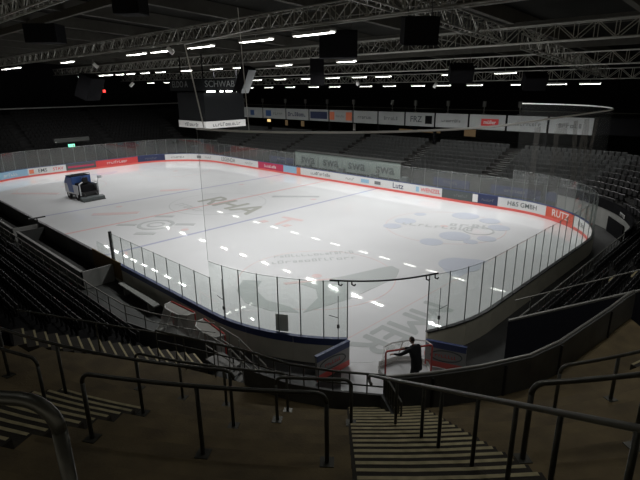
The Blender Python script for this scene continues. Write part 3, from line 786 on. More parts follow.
# ------------------------------------------------------------------ the man
def person(loc, rz):
    J = {'pel': (0, -.06, .93), 'sp': (0, 0, 1.12), 'ch': (0, .10, 1.32), 'nk': (0, .15, 1.47), 'hd0': (0, .17, 1.55),
         'shl': (-.19, .11, 1.40), 'ell': (-.40, .26, 1.24), 'wrl': (-.46, .50, 1.17),
         'shr': (.19, .11, 1.40), 'elr': (.22, .34, 1.20), 'wrr': (.02, .52, 1.20),
         'hpl': (-.10, -.06, .90), 'knl': (-.12, .02, .50), 'anl': (-.13, -.06, .09),
         'hpr': (.10, -.06, .90), 'knr': (.12, .05, .50), 'anr': (.14, .0, .09)}
    RAD = {'pel': .175, 'sp': .18, 'ch': .20, 'nk': .06, 'hd0': .058, 'shl': .09, 'ell': .062, 'wrl': .035, 'shr': .09, 'elr': .062, 'wrr': .035,
           'hpl': .12, 'knl': .085, 'anl': .045, 'hpr': .12, 'knr': .085, 'anr': .045}
    ED = [('pel', 'sp'), ('sp', 'ch'), ('ch', 'nk'), ('nk', 'hd0'), ('ch', 'shl'), ('shl', 'ell'), ('ell', 'wrl'), ('ch', 'shr'), ('shr', 'elr'), ('elr', 'wrr'),
          ('pel', 'hpl'), ('hpl', 'knl'), ('knl', 'anl'), ('pel', 'hpr'), ('hpr', 'knr'), ('knr', 'anr')]
    mw = Matrix.Translation(Vector(loc)) @ Matrix.Rotation(rz, 4, 'Z')
    SC_ = 1.09
    J = {k: tuple(c * SC_ for c in v) for k, v in J.items()}
    def skin(name, J, RAD, ED, root, mt, sub=2):
        ks = list(J); me = bpy.data.meshes.new(name); me.from_pydata([J[k] for k in ks], [(ks.index(a), ks.index(b)) for a, b in ED], [])
        o = bpy.data.objects.new(name, me); COL.objects.link(o)
        sk = o.modifiers.new('skin', 'SKIN'); sk.use_smooth_shade = True
        sv = me.skin_vertices[0].data
        for i, k in enumerate(ks): sv[i].radius = (RAD[k], RAD[k] * (.72 if k in ('ch', 'sp', 'pel') else 1)); sv[i].use_root = (k == root)
        sb = o.modifiers.new('sub', 'SUBSURF'); sb.levels = sb.render_levels = sub
        dg = bpy.context.evaluated_depsgraph_get(); dg.update()
        m2 = bpy.data.meshes.new_from_object(o.evaluated_get(dg)); bpy.data.objects.remove(o)
        for p_ in m2.polygons: p_.use_smooth = True
        return m2
    body = skin('body', J, RAD, ED, 'pel', M['cloth_black'])
    # head with face, ears
    bm = bmesh.new()
    bmesh.ops.create_uvsphere(bm, u_segments=24, v_segments=16, radius=1)
    for v in bm.verts:
        x, y, z = v.co
        w = 1 - .18 * max(0, -z)
        v.co = Vector((x * .078 * w, y * .098 + (.012 if z < 0 and y > 0 else 0), z * .122))
        if y > .85 and abs(x) < .25 and -.25 < z < .12: v.co.y += .022 * (1 - abs(z + .08) * 2.5)
        if y > .6 and .05 < z < .25 and .2 < abs(x) < .55: v.co.y -= .010
    for sx in (-1, 1):
        r_ = bmesh.ops.create_uvsphere(bm, u_segments=8, v_segments=6, radius=1)
        for v in r_['verts']: v.co = Vector((sx * .08 + v.co.x * .012, v.co.y * .022 - .005, v.co.z * .034))
    hm = bpy.data.meshes.new('head'); bm.to_mesh(hm); bm.free()
    tilt = Matrix.Translation((0, .22, 1.80)) @ Matrix.Rotation(R(-16), 4, 'X')
    hm.transform(tilt)
    for p_ in hm.polygons: p_.use_smooth = True
    bm = bmesh.new(); bmesh.ops.create_uvsphere(bm, u_segments=24, v_segments=16, radius=1)
    dele = [v for v in bm.verts if v.co.z < -.35 or (v.co.y > .45 and v.co.z < .45) or (v.co.z < -.05 and v.co.y > -.1)]
    bmesh.ops.delete(bm, geom=dele, context='VERTS')
    for v in bm.verts: v.co = Vector((v.co.x * .086, v.co.y * .106, v.co.z * .131))
    hr = bpy.data.meshes.new('hair'); bm.to_mesh(hr); bm.free(); hr.transform(tilt)
    for p_ in hr.polygons: p_.use_smooth = True
    def hand(w, e, sgn):
        w, e = Vector(w), Vector(e); d = (w - e).normalized(); s_ = d.cross(Vector((0, 0, 1))).normalized() * sgn; dn = Vector((0, 0, -1))
        JJ = {'w': w - d * .03, 'p': w + d * .05}; RD = {'w': .030, 'p': .034}; E = [('w', 'p')]
        out = [skin('hand', JJ, RD, E, 'w', M['skin'], 1)]
        for k, (o, l) in enumerate(((-.030, .07), (-.010, .08), (.010, .075), (.030, .06))):
            b = w + d * .07 + s_ * o
            out.append(skin('finger', {'a': b - d * .02, 'b': b + d * l * .5 + dn * .008, 'c': b + d * l * .7 + dn * .035, 'd': b + d * l * .55 + dn * .055}, {'a': .009, 'b': .009, 'c': .008, 'd': .007}, [('a', 'b'), ('b', 'c'), ('c', 'd')], 'a', M['skin'], 1))
        b = w + d * .025 - s_ * .030
        out.append(skin('thumb', {'a': b, 'b': b + d * .03 - s_ * .03 + dn * .012, 'c': b + d * .055 - s_ * .025 + dn * .035}, {'a': .011, 'b': .010, 'c': .008}, [('a', 'b'), ('b', 'c')], 'a', M['skin'], 1))
        return out
    # one continuous body mesh with several materials
    bm = bmesh.new()
    def put(me_, mi):
        k = len(bm.faces); bm.from_mesh(me_); bm.faces.ensure_lookup_table()
        for f in bm.faces[k:]: f.material_index = mi; f.smooth = True
    put(body, 0); put(hm, 1)
    for h_ in hand(J['wrl'], J['ell'], 1) + hand(J['wrr'], J['elr'], -1): put(h_, 1)
    for f in bm.faces:
        if f.material_index == 0:
            c = f.calc_center_median()
            if c.z > 1.635 and abs(c.x) < .08: f.material_index = 1
    me = bpy.data.meshes.new('person'); bm.to_mesh(me); bm.free(); me.transform(Matrix.Diagonal((1.1, 1.05, 1, 1)))
    me.materials.append(M['cloth_black']); me.materials.append(M['skin'])
    o = bpy.data.objects.new('person', me); COL.objects.link(o); o.matrix_world = mw; o.location = loc; o.rotation_euler = (0, 0, rz); reg(o, mw)
    tag(o, 'person in black clothes leaning over the goal in the gate gap', 'person')
    hr.materials.append(M['hair']); ho = bpy.data.objects.new('hair', hr); COL.objects.link(ho); ho.parent = o
    for sx, x, y in ((-1, -.13, -.06), (1, .14, 0)):
        mb = MB()
        prof = [(-.09, .0), (-.10, .05), (-.06, .12), (.03, .12), (.09, .075), (.17, .055), (.185, .02), (.18, 0)]
        n_ = len(prof)
        mb.add([(x - .045, y + a, b) for a, b in prof] + [(x + .045, y + a, b) for a, b in prof], [tuple(range(n_)), tuple(range(n_, 2 * n_))[::-1]] + [(i, (i + 1) % n_, n_ + (i + 1) % n_, n_ + i) for i in range(n_)])
        obj('shoe', mb, 'shoe', o, local=True, bevel=.012)
    # jacket hem over the hips
    mb = MB(); k = 20; vs = []
    for z, a, b in ((.78, .225, .175), (.92, .22, .17), (1.08, .215, .165)):
        for i in range(k):
            u = 2 * PI * i / k; vs.append((a * cos(u), b * sin(u) - .05 + (z - .8) * .16, z))
    fs = [(r_ * k + i, r_ * k + (i + 1) % k, (r_ + 1) * k + (i + 1) % k, (r_ + 1) * k + i) for r_ in range(2) for i in range(k)]
    mb.add(vs, fs); obj('jacket', mb, 'cloth_black', o, local=True, smooth=True)
    return o
person((2.70, -.06, -.02), R(-8))

# ------------------------------------------------------------------ seats
def seat_parts():
    back = MB(); n = 6; vs = []
    for side in (0, 1):
        for j in range(5):
            z = .44 + .09 * j
            for i in range(n + 1):
                y = -.21 + .42 * i / n; x = -.20 - .05 * (j / 4) + .03 * (abs(y) / .21) ** 2 - side * .025
                zz = z + (-.02 * (abs(y) / .21) ** 3 if j == 4 else 0)
                vs.append((x, y, zz))
    fs = []; m_ = (n + 1) * 5
    for s_ in (0, 1):
        for j in range(4):
            for i in range(n):
                a = s_ * m_ + j * (n + 1) + i; fs.append((a, a + 1, a + n + 2, a + n + 1))
    for i in range(n):
        fs.append((i, i + 1, m_ + i + 1, m_ + i)); a = 4 * (n + 1) + i; fs.append((a, a + 1, m_ + a + 1, m_ + a))
    for j in range(4):
        for a in (j * (n + 1), j * (n + 1) + n): fs.append((a, a + n + 1, m_ + a + n + 1, m_ + a))
    back.add(vs, fs)
    pan = MB().extr([(-.16, -.20, .42), (-.11, -.20, .41), (-.07, -.20, .80), (-.11, -.20, .82)], (0, .40, 0))
    brk = MB().box(-.28, -.08, -.03, .03, .33, .41).box(-.29, -.25, -.18, .18, .28, .5).box(-.30, -.24, -.03, .03, 0, .4)
    return back.mesh('backrest', None, True), pan.mesh('seat_pan'), brk.mesh('bracket')
sb_, sp_, sk_ = seat_parts()
seats = []   # (x, y, z, facing, label, dark)
for k in range(LROWS - 1):
    x = lx(k) - .15; y = ly0(lx(k)) + .55; c = 0
    while y < 58:
        if not (23.6 < y < 24.8 or 40 < y < 41.2):
            c += 1
            seats.append((x, y, lz(k), 0, f'black folding seat, {ORD(c)} from the striped aisle in the {ORD(k + 1)} row of the left stand'))
        y += .5
# right stand behind the near end
RSX0, RSX1 = 5.0, 25.0
ry = lambda k: -2.05 - .82 * k
rzz = lambda k: 1.15 + .42 * k
rwx = lambda y: 5.9 + (-1.7 - y) * .394   # x of the side wall at depth y
RROWS = 12
for k in range(RROWS):
    x = rwx(ry(k) - .8) + .45; c = 0
    while x < RSX1 - .3:
        if not (13.2 < x < 14.4):
            c += 1; seats.append((x, ry(k) - .15, rzz(k), PI / 2, f'black seat, {ORD(c)} from the navy side wall in the {ORD(k + 1)} row of seats'))
        x += .5
FX0 = 33.7
fx = lambda k: FX0 + .84 * k
fz = lambda k: 1.2 + .29 * k
FROWS = 9
AIS = [(12.2, 13.4), (22.2, 23.4), (32.2, 33.4), (42.2, 43.4), (52.2, 53.4)]
far = []
for k in range(FROWS):
    y = 3.0; c = 0
    while y < 60:
        if not any(a < y < b for a, b in AIS) and not (20.5 < y < 38 and k < 1):
            c += 1; far.append((fx(k) + .2, y, fz(k), PI, f'grey seat, {ORD(c)} from the right end in the {ORD(k + 1)} row of the far stand'))
        y += .52
# corner fan, upper right
for k in range(FROWS):
    r = FX0 - 21.5 + .84 * k
    na = int(R(66) * r / .54)
    for i in range(na):
        a = -22 - 66 * i / na
        if -48 < a < -43: continue
        far.append((21.5 + (r + .2) * cos(R(a)), 9.5 + (r + .2) * sin(R(a)), fz(k), R(a) + PI, f'grey seat, {ORD(i + 1)} from the left in the {ORD(k + 1)} row of the right corner stand'))
# far end stand
endst = []
for k in range(12):
    x = -2.0; c = 0
    while x < 31:
        if not (9 < x < 10.2 or 20 < x < 21.2):
            c += 1; endst.append((x, 64.5 + .84 * k, 2.0 + .42 * k, -PI / 2, ''))
        x += .52
def size_in_view(s):
    q = pix((s[0], s[1], s[2] + .5))
    if q is None or not (-8 < q[0] < 648 and -8 < q[1] < 488): return 0
    return 1 / q[2]
allseats = [(size_in_view(s), i, s) for i, s in enumerate(seats + far)]
allseats.sort(key=lambda t_: (-t_[0], t_[1]))
near300, rest = [], []
for sc_, i, s in allseats:
    if sc_ > 0 and len(near300) < 300: near300.append(s)
    elif sc_ > 0: rest.append(s)
proto = None
for s in near300:
    loc = s[:3]
    if proto is None:
        proto = thing('stadium_seat', s[4], 'seat', loc, s[3], 'black folding seats in the stands')
        obj('backrest', sb_, 'seat', proto, local=True); obj('seat_pan', sp_, 'seat', proto, local=True); obj('bracket', sk_, 'steel_black', proto, local=True)
    else: dup(proto, loc, s[3], s[4])
def seat_mass(lst, name, mt, label):
    mb = MB()
    for (x, y, z, a, _) in lst:
        ca, sa = cos(a), sin(a)
        def T(P): return [(x + px * ca - py * sa, y + px * sa + py * ca, z + pz) for px, py, pz in P]
        bx = lambda x0, x1, x2, x3, w, z0, z1: T([(x0, -w, z0), (x1, -w, z0), (x1, w, z0), (x0, w, z0), (x2, -w, z1), (x3, -w, z1), (x3, w, z1), (x2, w, z1)])
        F = [(3, 2, 1, 0), (4, 5, 6, 7), (0, 1, 5, 4), (1, 2, 6, 5), (2, 3, 7, 6), (3, 0, 4, 7)]
        mb.add(bx(-.22, -.18, -.27, -.23, .215, .42, .82), F); mb.add(bx(-.16, -.10, -.10, -.06, .2, .40, .78), F)
    return tag(obj(name, mb, mt), label, 'seats', None, 'stuff')
seat_mass([s for s in rest if s[3] in (0, PI / 2)], 'seat_rows', 'seat', 'remaining black folding seats higher up in the left and right stands')
seat_mass([s for s in rest if s[3] not in (0, PI / 2)], 'grey_seat_rows', 'seat_far', 'grey seats filling the tiers beyond the far boards')
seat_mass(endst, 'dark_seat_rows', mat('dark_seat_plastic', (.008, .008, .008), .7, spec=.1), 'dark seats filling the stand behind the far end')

# ------------------------------------------------------------------ right stand structure
mb = MB()
for k in range(RROWS):
    y0, y1 = ry(k) - .82, ry(k)
    mb.prism([(rwx(y1) + .02, y1), (rwx(y0) + .02, y0), (RSX1, y0), (RSX1, y1)], 0 if k == 0 else rzz(k) - .7, rzz(k))
struct('floor_right_stand', mb, 'tier')
wt = lambda y: 1.95 + (-1.7 - y) * .50
ye = ry(RROWS)
t = thing('stand_side_wall', 'navy side wall of the right stand with pale sloping rail', 'wall', (rwx(-1.9), -1.9, 0))
obj('panel', MB().extr([(rwx(-1.9) - .1, -1.9, 0), (rwx(ye) - .1, ye, 0), (rwx(ye) - .1, ye, wt(ye)), (rwx(-1.9) - .1, -1.9, wt(-1.9))], (.08, 0, 0)), 'navy_wall', t)
obj('cap_rail', MB().bar((rwx(-1.9) - .06, -1.9, wt(-1.9) + .02), (rwx(ye) - .06, ye, wt(ye) + .02), .12, .06), 'rail_pale', t, label='pale sloping cap rail')
t = thing('stand_front_railing', 'pale front railing of the right stand behind the near end boards', 'railing', (14, -1.95, 1))
obj('front_panel', MB().box(6.2, RSX1, -2.03, -1.95, 0, 1.3), 'grey_wall', t)
obj('top_rail', MB().tube([(6.2, -1.98, 1.95), (RSX1, -1.98, 1.95)], .028, 8), 'rail_pale', t)
for k in range(32):
    x = 6.25 + .6 * k; obj('post', MB().tube([(x, -1.98, 1.25), (x, -1.98, 1.95)], .018, 6), 'rail_dark', t)
t = thing('aisle_handrail', 'thin pale handrail climbing the right stand above its side wall', 'handrail', (6.3, -4, 3))
obj('top_rail', MB().tube([(rwx(-1.9) + .3, -1.9, 2.75), (rwx(-11) + .3, -11, 2.75 + .5 * 9.1)], .024, 8), 'rail_pale', t)
for k in range(4):
    y = -2.4 - 2 * k; kk = int((-2.05 - y) / .82); obj('post', MB().tube([(rwx(y) + .3, y, rzz(kk)), (rwx(y) + .3, y, 2.75 + .5 * (-1.9 - y))], .02, 6), 'rail_dark', t)
t = thing('aisle_stairs', 'narrow stairs with pale nosings up through the right stand seats', 'stairs', (13.8, -4, 1.5))
for k in range(20):
    y = -2.05 - .41 * k; z = 1.16 + .21 * k
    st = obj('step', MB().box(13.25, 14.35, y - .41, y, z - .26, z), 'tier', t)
    obj('nosing', MB().box(13.3, 14.3, y - .07, y + .004, z - .01, z + .004), 'nosing', st, label='pale painted nosing')

# ------------------------------------------------------------------ far stand, corner and far end tiers
mb = MB()
for k in range(FROWS):
    mb.box(fx(k) - .25, fx(k) + .84, 2.5, 62, 0 if k == 0 else fz(k) - .6, fz(k))
    r = FX0 - 21.5 + .84 * k
    mb.ring(21.5, 9.5, r - .25, r + .62, -95, -20, 0 if k == 0 else fz(k) - .6, fz(k), 20)
mb.box(fx(FROWS) - .1, 50, -14, 76, 0, fz(FROWS - 1) + .05)
struct('floor_far_stand', mb, 'tier')
mb = MB()
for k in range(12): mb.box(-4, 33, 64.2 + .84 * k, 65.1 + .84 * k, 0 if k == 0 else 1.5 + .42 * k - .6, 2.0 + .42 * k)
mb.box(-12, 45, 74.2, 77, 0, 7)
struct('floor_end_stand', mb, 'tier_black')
for a, b in AIS:
    t = thing('aisle_stairs', f'far stand stairs between grey seat blocks, {ORD([q[0] for q in AIS].index(a) + 1)} from the right', 'stairs', (FX0, (a + b) / 2, 1.3))
    mb = MB(); nb = MB()
    for k in range(2 * FROWS - 1):
        x = FX0 - .2 + .42 * k; z = 1.2 + .145 * k
        mb.box(x, x + .44, a, b, z - .25, z); nb.box(x - .004, x + .06, a + .05, b - .05, z - .01, z + .004)
    obj('flight', mb, 'tier', t); obj('nosings', nb, mat('far_nosing_' + str(int(a)), (.22, .23, .22), .7), t)
# fan aisle handled by the gap; front walls
t = thing('stand_front_wall', 'dark front wall of the far stand carrying navy advert bands', 'wall', (33, 30, 0))
obj('panel', MB().box(33.2, 33.4, 2.5, 62, 0, 1.9), 'grey_wall', t)
for i, (y0, y1, wd) in enumerate(((3.2, 6.8, '~6'), (7.2, 11.8, '~8'), (14.0, 18.0, '~6'), (39.0, 44.0, '~7'))):
    t = thing('advert_band', f'dark navy advert banner on the far stand front wall, {ORD(i + 1)} from the right', 'banner', (33.15, (y0 + y1) / 2, .95))
    obj('cloth', MB().box(33.14, 33.18, y0, y1, .6, 1.4), 'navy', t)
    text('lettering', wd, .42, (33.135, (y0 + y1) / 2, 1.05), (0, -1, 0), (0, 0, 1), 'greyp', t)
t = thing('stand_front_wall', 'curved pale wall with dark top band in the right-hand corner', 'wall', (30, 0, 0))
cw = [(21.5 + 11.6 * cos(R(a)), 9.5 + 11.6 * sin(R(a))) for a in range(-92, -18, 4)]
obj('panel', MB().strip(cw, 0, 1.5, -.12), 'pale_conc', t)
obj('dark_band', MB().strip([(21.5 + 11.55 * cos(R(a)), 9.5 + 11.55 * sin(R(a))) for a in range(-92, -18, 4)], 1.45, 2.15, -.1), 'black', t)
a = R(-62); text('lettering', '~4', .5, (21.5 + 11.42 * cos(a), 9.5 + 11.42 * sin(a), 1.8), (sin(a), -cos(a), 0), (0, 0, 1), 'white', t)
a = R(-80); text('lettering', '~3', .5, (21.5 + 11.42 * cos(a), 9.5 + 11.42 * sin(a), 1.8), (sin(a), -cos(a), 0), (0, 0, 1), 'white', t)
obj('door', MB().extr([(21.5 + 11.53 * cos(R(-50)), 9.5 + 11.53 * sin(R(-50)), 0), (21.5 + 11.53 * cos(R(-64)), 9.5 + 11.53 * sin(R(-64)), 0), (21.5 + 11.53 * cos(R(-64)), 9.5 + 11.53 * sin(R(-64)), 1.1), (21.5 + 11.53 * cos(R(-50)), 9.5 + 11.53 * sin(R(-50)), 1.1)], (-.03, .05, 0)), 'black', t)
# printed glass shelter
t = thing('bench_shelter', 'pale glass shelter printed swa four times on the far side', 'shelter', (32, 29.5, 0))
obj('glass_front', MB().box(31.98, 32.02, 21.3, 37.5, .9, 2.62), 'swa', t)
obj('roof', MB().box(31.9, 33.1, 21.3, 37.5, 2.62, 2.68), 'grey_wall', t)
for y in (21.3, 25.35, 29.4, 33.45, 37.46): obj('upright', MB().box(31.95, 32.05, y, y + .05, 0, 2.62), 'post', t)
for y in (35.2, 31.3, 27.3, 23.3): text('lettering', 'swa', 1.5, (31.93, y, 1.75), (0, -1, 0), (0, 0, 1), 'slate', t, 1.1, .03)
for i, y in enumerate((34.5, 29.0, 24.2, 20.3)):
    tag(obj('kit_box', MB().box(31.1, 31.6, y - .4, y + .4, -.02, 1.25 + .1 * (i % 2)), 'slate', bevel=.03), f'dark box behind the far side boards, {ORD(i + 1)} from the left', 'box')
# far end: front wall, exit sign
t = thing('stand_front_wall', 'grey front wall of the dark stand behind the far end', 'wall', (14, 63, 0))
obj('panel', MB().box(-4, 33, 63.9, 64.1, 0, 2.75), 'tier_black', t)
t = thing('exit_sign', 'small green lit exit sign above the far end boards', 'sign', (14.4, 63.8, 2.9))
obj('box', MB().box(14.0, 14.85, 63.78, 63.88, 2.8, 3.2), 'green_sign', t)
obj('pictogram', MB().box(14.3, 14.42, 63.76, 63.78, 2.86, 3.14).box(14.55, 14.75, 63.76, 63.78, 2.86, 3.14), 'white', t)
tag(obj('lintel_box', MB().box(12.4, 17.0, 64.0, 64.4, 3.5, 4.0), 'grey_wall'), 'grey box over the dark doorway above the green exit sign', 'box')
tag(obj('stair_railing', MB().tube([(17.5, 63.6, 3.6), (19.4, 62.2, 1.4)], .06, 6), 'black'), 'black sloping rail right of the green exit sign', 'railing')
tag(obj('ledge_rail', MB().box(0, 39, 74.0, 74.3, 7.75, 7.9), 'pale_conc'), 'thin pale ledge line along the top of the far end stand', 'rail')
struct('wall_far_end', MB().box(-40, 62, 78, 78.3, 0, 16), 'black')

# ------------------------------------------------------------------ banners and kiosks above the far stand
struct('wall_far_side', MB().box(49.5, 49.8, -30, 78, 0, 14), 'black')
BZ0, BZ1 = 5.6, 7.2
BN = [(60.77, 55.65, [('#', 'navy_mid', (1.0, .8), .0)], 'at the left end beside the scoreboard'),
      (55.41, 50.05, [('#', 'navy_mid', (1.3, .9), -.25), ('~5', 'greyp', .7, .18)], 'with blue square logo at the left'),
      (49.81, 44.95, [('~8', 'navy', .8, 0)], 'with dark blue lettering'),
      (44.71, 40.88, [('#', 'navy', (3.4, 1.0), 0)], 'with solid navy block'),
      (40.64, 36.39, [('#', 'orange', (.9, 1.1), -.38), ('#', 'orange', (1.1, 1.1), .36), ('~7', 'greyp', .4, 0)], 'with orange blocks at both ends'),
      (36.15, 32.11, [('~7', 'greyp', .62, 0)], 'with grey lettering right of the orange blocks'),
      (31.87, 27.88, [('~6', 'greyp', .6, .0)], 'with faint script and figure'),
      (27.64, 23.61, [('FRZ', 'slate', 1.0, -.12), ('#', 'black', (.95, .95), .32)], 'with letters FRZ and black square'),
      (23.37, 19.24, [('~9', 'greyp', .45, 0)], 'with two lines of grey lettering'),
      (19.00, 14.85, [('#', 'redp', (2.0, .75), .08), ('müller', 'white', .55, .08)], 'with red block and white word'),
      (14.61, 10.52, [('~10', 'greyp', .55, 0)], 'with grey lettering left of the net letters'),
      (10.28, 6.22, [('~6', 'greyp', .6, 0)], 'behind the letters on the net')]
for y1, y0, wd, tail in BN:
    t = thing('sponsor_banner', f'white sponsor banner {tail} above the far stand', 'banner', (41.8, (y0 + y1) / 2, BZ0), 0)
    obj('cloth', MB().box(41.78, 41.84, y0, y1, BZ0, BZ1), 'banner', t)
    for body, col, size, u in wd:
        yc = (y0 + y1) / 2 - u * (y1 - y0); zc = (BZ0 + BZ1) / 2
        if body == '#':
            obj('printed_block', MB().box(41.75, 41.77, yc - size[0] / 2, yc + size[0] / 2, zc - size[1] / 2, zc + size[1] / 2), col, t)
        else: text('lettering', body, size, (41.74, yc, zc), (0, -1, 0), (0, 0, 1), col, t, 1, .01)
struct('beam_gallery', MB().box(41.9, 49.5, -8, 70, 5.7, 7.25), 'black')
tag(obj('gallery_rail', MB().tube([(41.8, -8, 7.7), (41.8, 66, 7.7)], .03, 6), 'rail_dark'), 'thin rail above the row of sponsor banners', 'rail')
for i, (y, w, h, z, mt, lab) in enumerate(((55.3, .7, .4, 4.85, 'warm_bright', 'bright warm lamp under the banners right of the scoreboard'), (51.0, .5, .8, 4.65, 'warm', 'dim warm kiosk light under the banners, second from the left'),
      (47.3, .6, .8, 4.65, 'warm', 'dim warm kiosk light under the banners, third from the left'), (36.9, .4, .9, 4.6, 'white', 'white post standing under the orange-block banner'), (28.3, 2.0, .3, 4.6, 'warm', 'warm strip of kiosk light below the FRZ banner'), (24.9, 3.2, .3, 4.65, 'warm', 'longer warm kiosk strip below the FRZ banner'), (19.4, 1.4, .8, 4.75, 'warm', 'warm boxy kiosk light below the red-block banner'))):
    tag(obj('kiosk_window', MB().box(42.8, 42.9, y - w / 2, y + w / 2, z - h / 2 + .3, z + h / 2 + .3), mt), lab, 'lit window')
tag(obj('orange_lamp', MB().box(40, 40.3, -4.2, -3.5, 5.9, 6.6), mat('orange_lamp', (1, .35, .1), .5, emit=.35)), 'small orange lamp at the right edge above the corner seats', 'lamp')
struct('pillar_gallery', MB().box(41.9, 42.2, 23.4, 23.7, 3.5, 5.7).box(41.9, 42.2, 40.7, 41.0, 3.5, 5.7).box(41.9, 42.2, 10.4, 10.7, 3.5, 5.7).box(41.9, 42.2, 31.9, 32.2, 3.5, 5.7), 'black')
for i, y in enumerate((61, 56, 50.5, 46, 41.5, 36.5, 30, 26.5, 22, 17.5, 13.5)):
    tag(obj('gallery_bracket', MB().box(42.3, 42.5, y, y + .35, 7.25, 7.3).box(42.37, 42.43, y + .12, y + .22, 7.3, 8.0).box(42.3, 42.5, y, y + .35, 8.0, 8.6), mat('dim_bracket', (.08, .08, .075), .7) if i == 0 else bpy.data.materials['dim_bracket']), f'dim upright bracket in the dark gallery above the banners, {ORD(i + 1)} from the left', 'bracket')

# ------------------------------------------------------------------ score cube
t = thing('score_cube', 'dark hanging scoreboard cube with white advert band over centre ice', 'scoreboard', (14.9, 29.9, 7.05))
obj('casing', MB().box(12.9, 16.95, 27.8, 32.0, 7.65, 10.0), 'screen', t)
obj('advert_band', MB().box(12.84, 17.0, 27.74, 32.06, 7.08, 7.66), 'white', t, label='white advert band round the bottom')
text('lettering', '~9', .42, (12.83, 29.9, 7.37), (0, -1, 0), (0, 0, 1), 'greyp', t)
text('lettering', '~12', .42, (15.0, 27.73, 7.37), (1, 0, 0), (0, 0, 1), 'greyp', t)
obj('upper_sign', MB().box(12.6, 17.2, 27.5, 32.6, 10.15, 11.1), 'screen', t)
text('lettering', 'SCHWABA', .72, (14.6, 27.49, 10.66), (1, 0, 0), (0, 0, 1), 'greyp', t)
text('lettering', 'ELDO A', .72, (12.59, 30.9, 10.66), (0, -1, 0), (0, 0, 1), 'greyp', t)
for x, y in ((13.2, 28.2), (16.6, 28.2), (13.2, 31.6), (16.6, 31.6)): obj('hanger', MB().tube([(x, y, 11.0), (x, y, 13.0)], .05, 6), 'black', t)
lb = MB()
for x0, x1 in ((13.0, 13.8), (14.3, 14.6), (14.9, 15.5), (16.0, 16.3)): lb.box(x0, x1, 27.42, 27.5, 10.02, 10.13)
obj('sign_lights', lb, M['tube'], t, label='row of small lights under the sign')

# ------------------------------------------------------------------ roof
ROWX = [-2.0, 7.5, 16.65, 26.6, 36.5]
rowz = lambda x: 13.5 - .0844 * x
rf = MB(); 
rf.add([(-40, -40, 18.6), (62, -40, 12.2), (62, 80, 12.2), (-40, 80, 18.6)], [(0, 1, 2, 3)])
rf.add([(-40, -40, 18.8), (62, -40, 12.4), (62, 80, 12.4), (-40, 80, 18.8)], [(0, 3, 2, 1)])
struct('ceiling', rf, 'roof')
roofz = lambda x: 16.1 - .0627 * x
for i in range(13):
    y = -8 + 7.0 * i
    struct('beam_roof', MB().bar((-30, y, roofz(-30) - .45), (60, y, roofz(60) - .45), .35, .8), 'beam')
for i, x in enumerate((-12, 2.5, 12, 21.5, 31)):
    struct('beam_purlin', MB().bar((x, -30, roofz(x) - 1.0), (x, 78, roofz(x) - 1.0), .25, .45), 'beam')
def truss(a, b, label, h=.8, w=.6, bay=.9):
    a, b = Vector(a), Vector(b); d = b - a; L = d.length; d.normalize(); sd = d.cross(Vector((0, 0, 1))).normalized()
    t = thing('roof_truss', label, 'truss', a.lerp(b, .5))
    ch = [(sd * (w / 2) + Vector((0, 0, h))), (sd * (-w / 2) + Vector((0, 0, h))), (sd * (w / 2)), (sd * (-w / 2))]
    for k, nm in enumerate(('top_chord', 'top_chord', 'bottom_chord', 'bottom_chord')):
        obj(nm, MB().tube([a + ch[k], b + ch[k]], .045, 6), 'truss', t)
    mb = MB(); n = int(L / bay)
    for i in range(n):
        p0, p1 = a + d * (i * L / n), a + d * ((i + 1) * L / n)
        if i % 2: mb.bar(p0 + ch[0], p1 + ch[2], .04, .04).bar(p0 + ch[1], p1 + ch[3], .04, .04)
        else: mb.bar(p0 + ch[2], p1 + ch[0], .04, .04).bar(p0 + ch[3], p1 + ch[1], .04, .04)
        mb.bar(p0 + ch[0], p0 + ch[2], .035, .035).bar(p0 + ch[1], p0 + ch[3], .035, .035)
        mb.bar(p0 + ch[2], p1 + ch[3], .03, .03).bar(p0 + ch[0], p0 + ch[1], .03, .03)
    obj('lacing', mb, 'truss', t)
names = ('leftmost lengthwise roof truss high over the near stand', 'lengthwise roof truss over the near side of the ice', 'lengthwise roof truss over the middle of the ice', 'lengthwise roof truss over the far side of the ice', 'lengthwise roof truss over the far grey seats')
for x, nm in zip(ROWX, names): truss((x, -12, rowz(x) + .3), (x, 72, rowz(x) + .3), nm)
truss((2.0, 4.2, 13.55), (19.5, 5.6, 12.7), 'cross truss with ladder lacing over the near end, left piece')
truss((19.0, 4.0, 12.3), (40, 5.5, 10.9), 'cross truss over the near end, right piece')

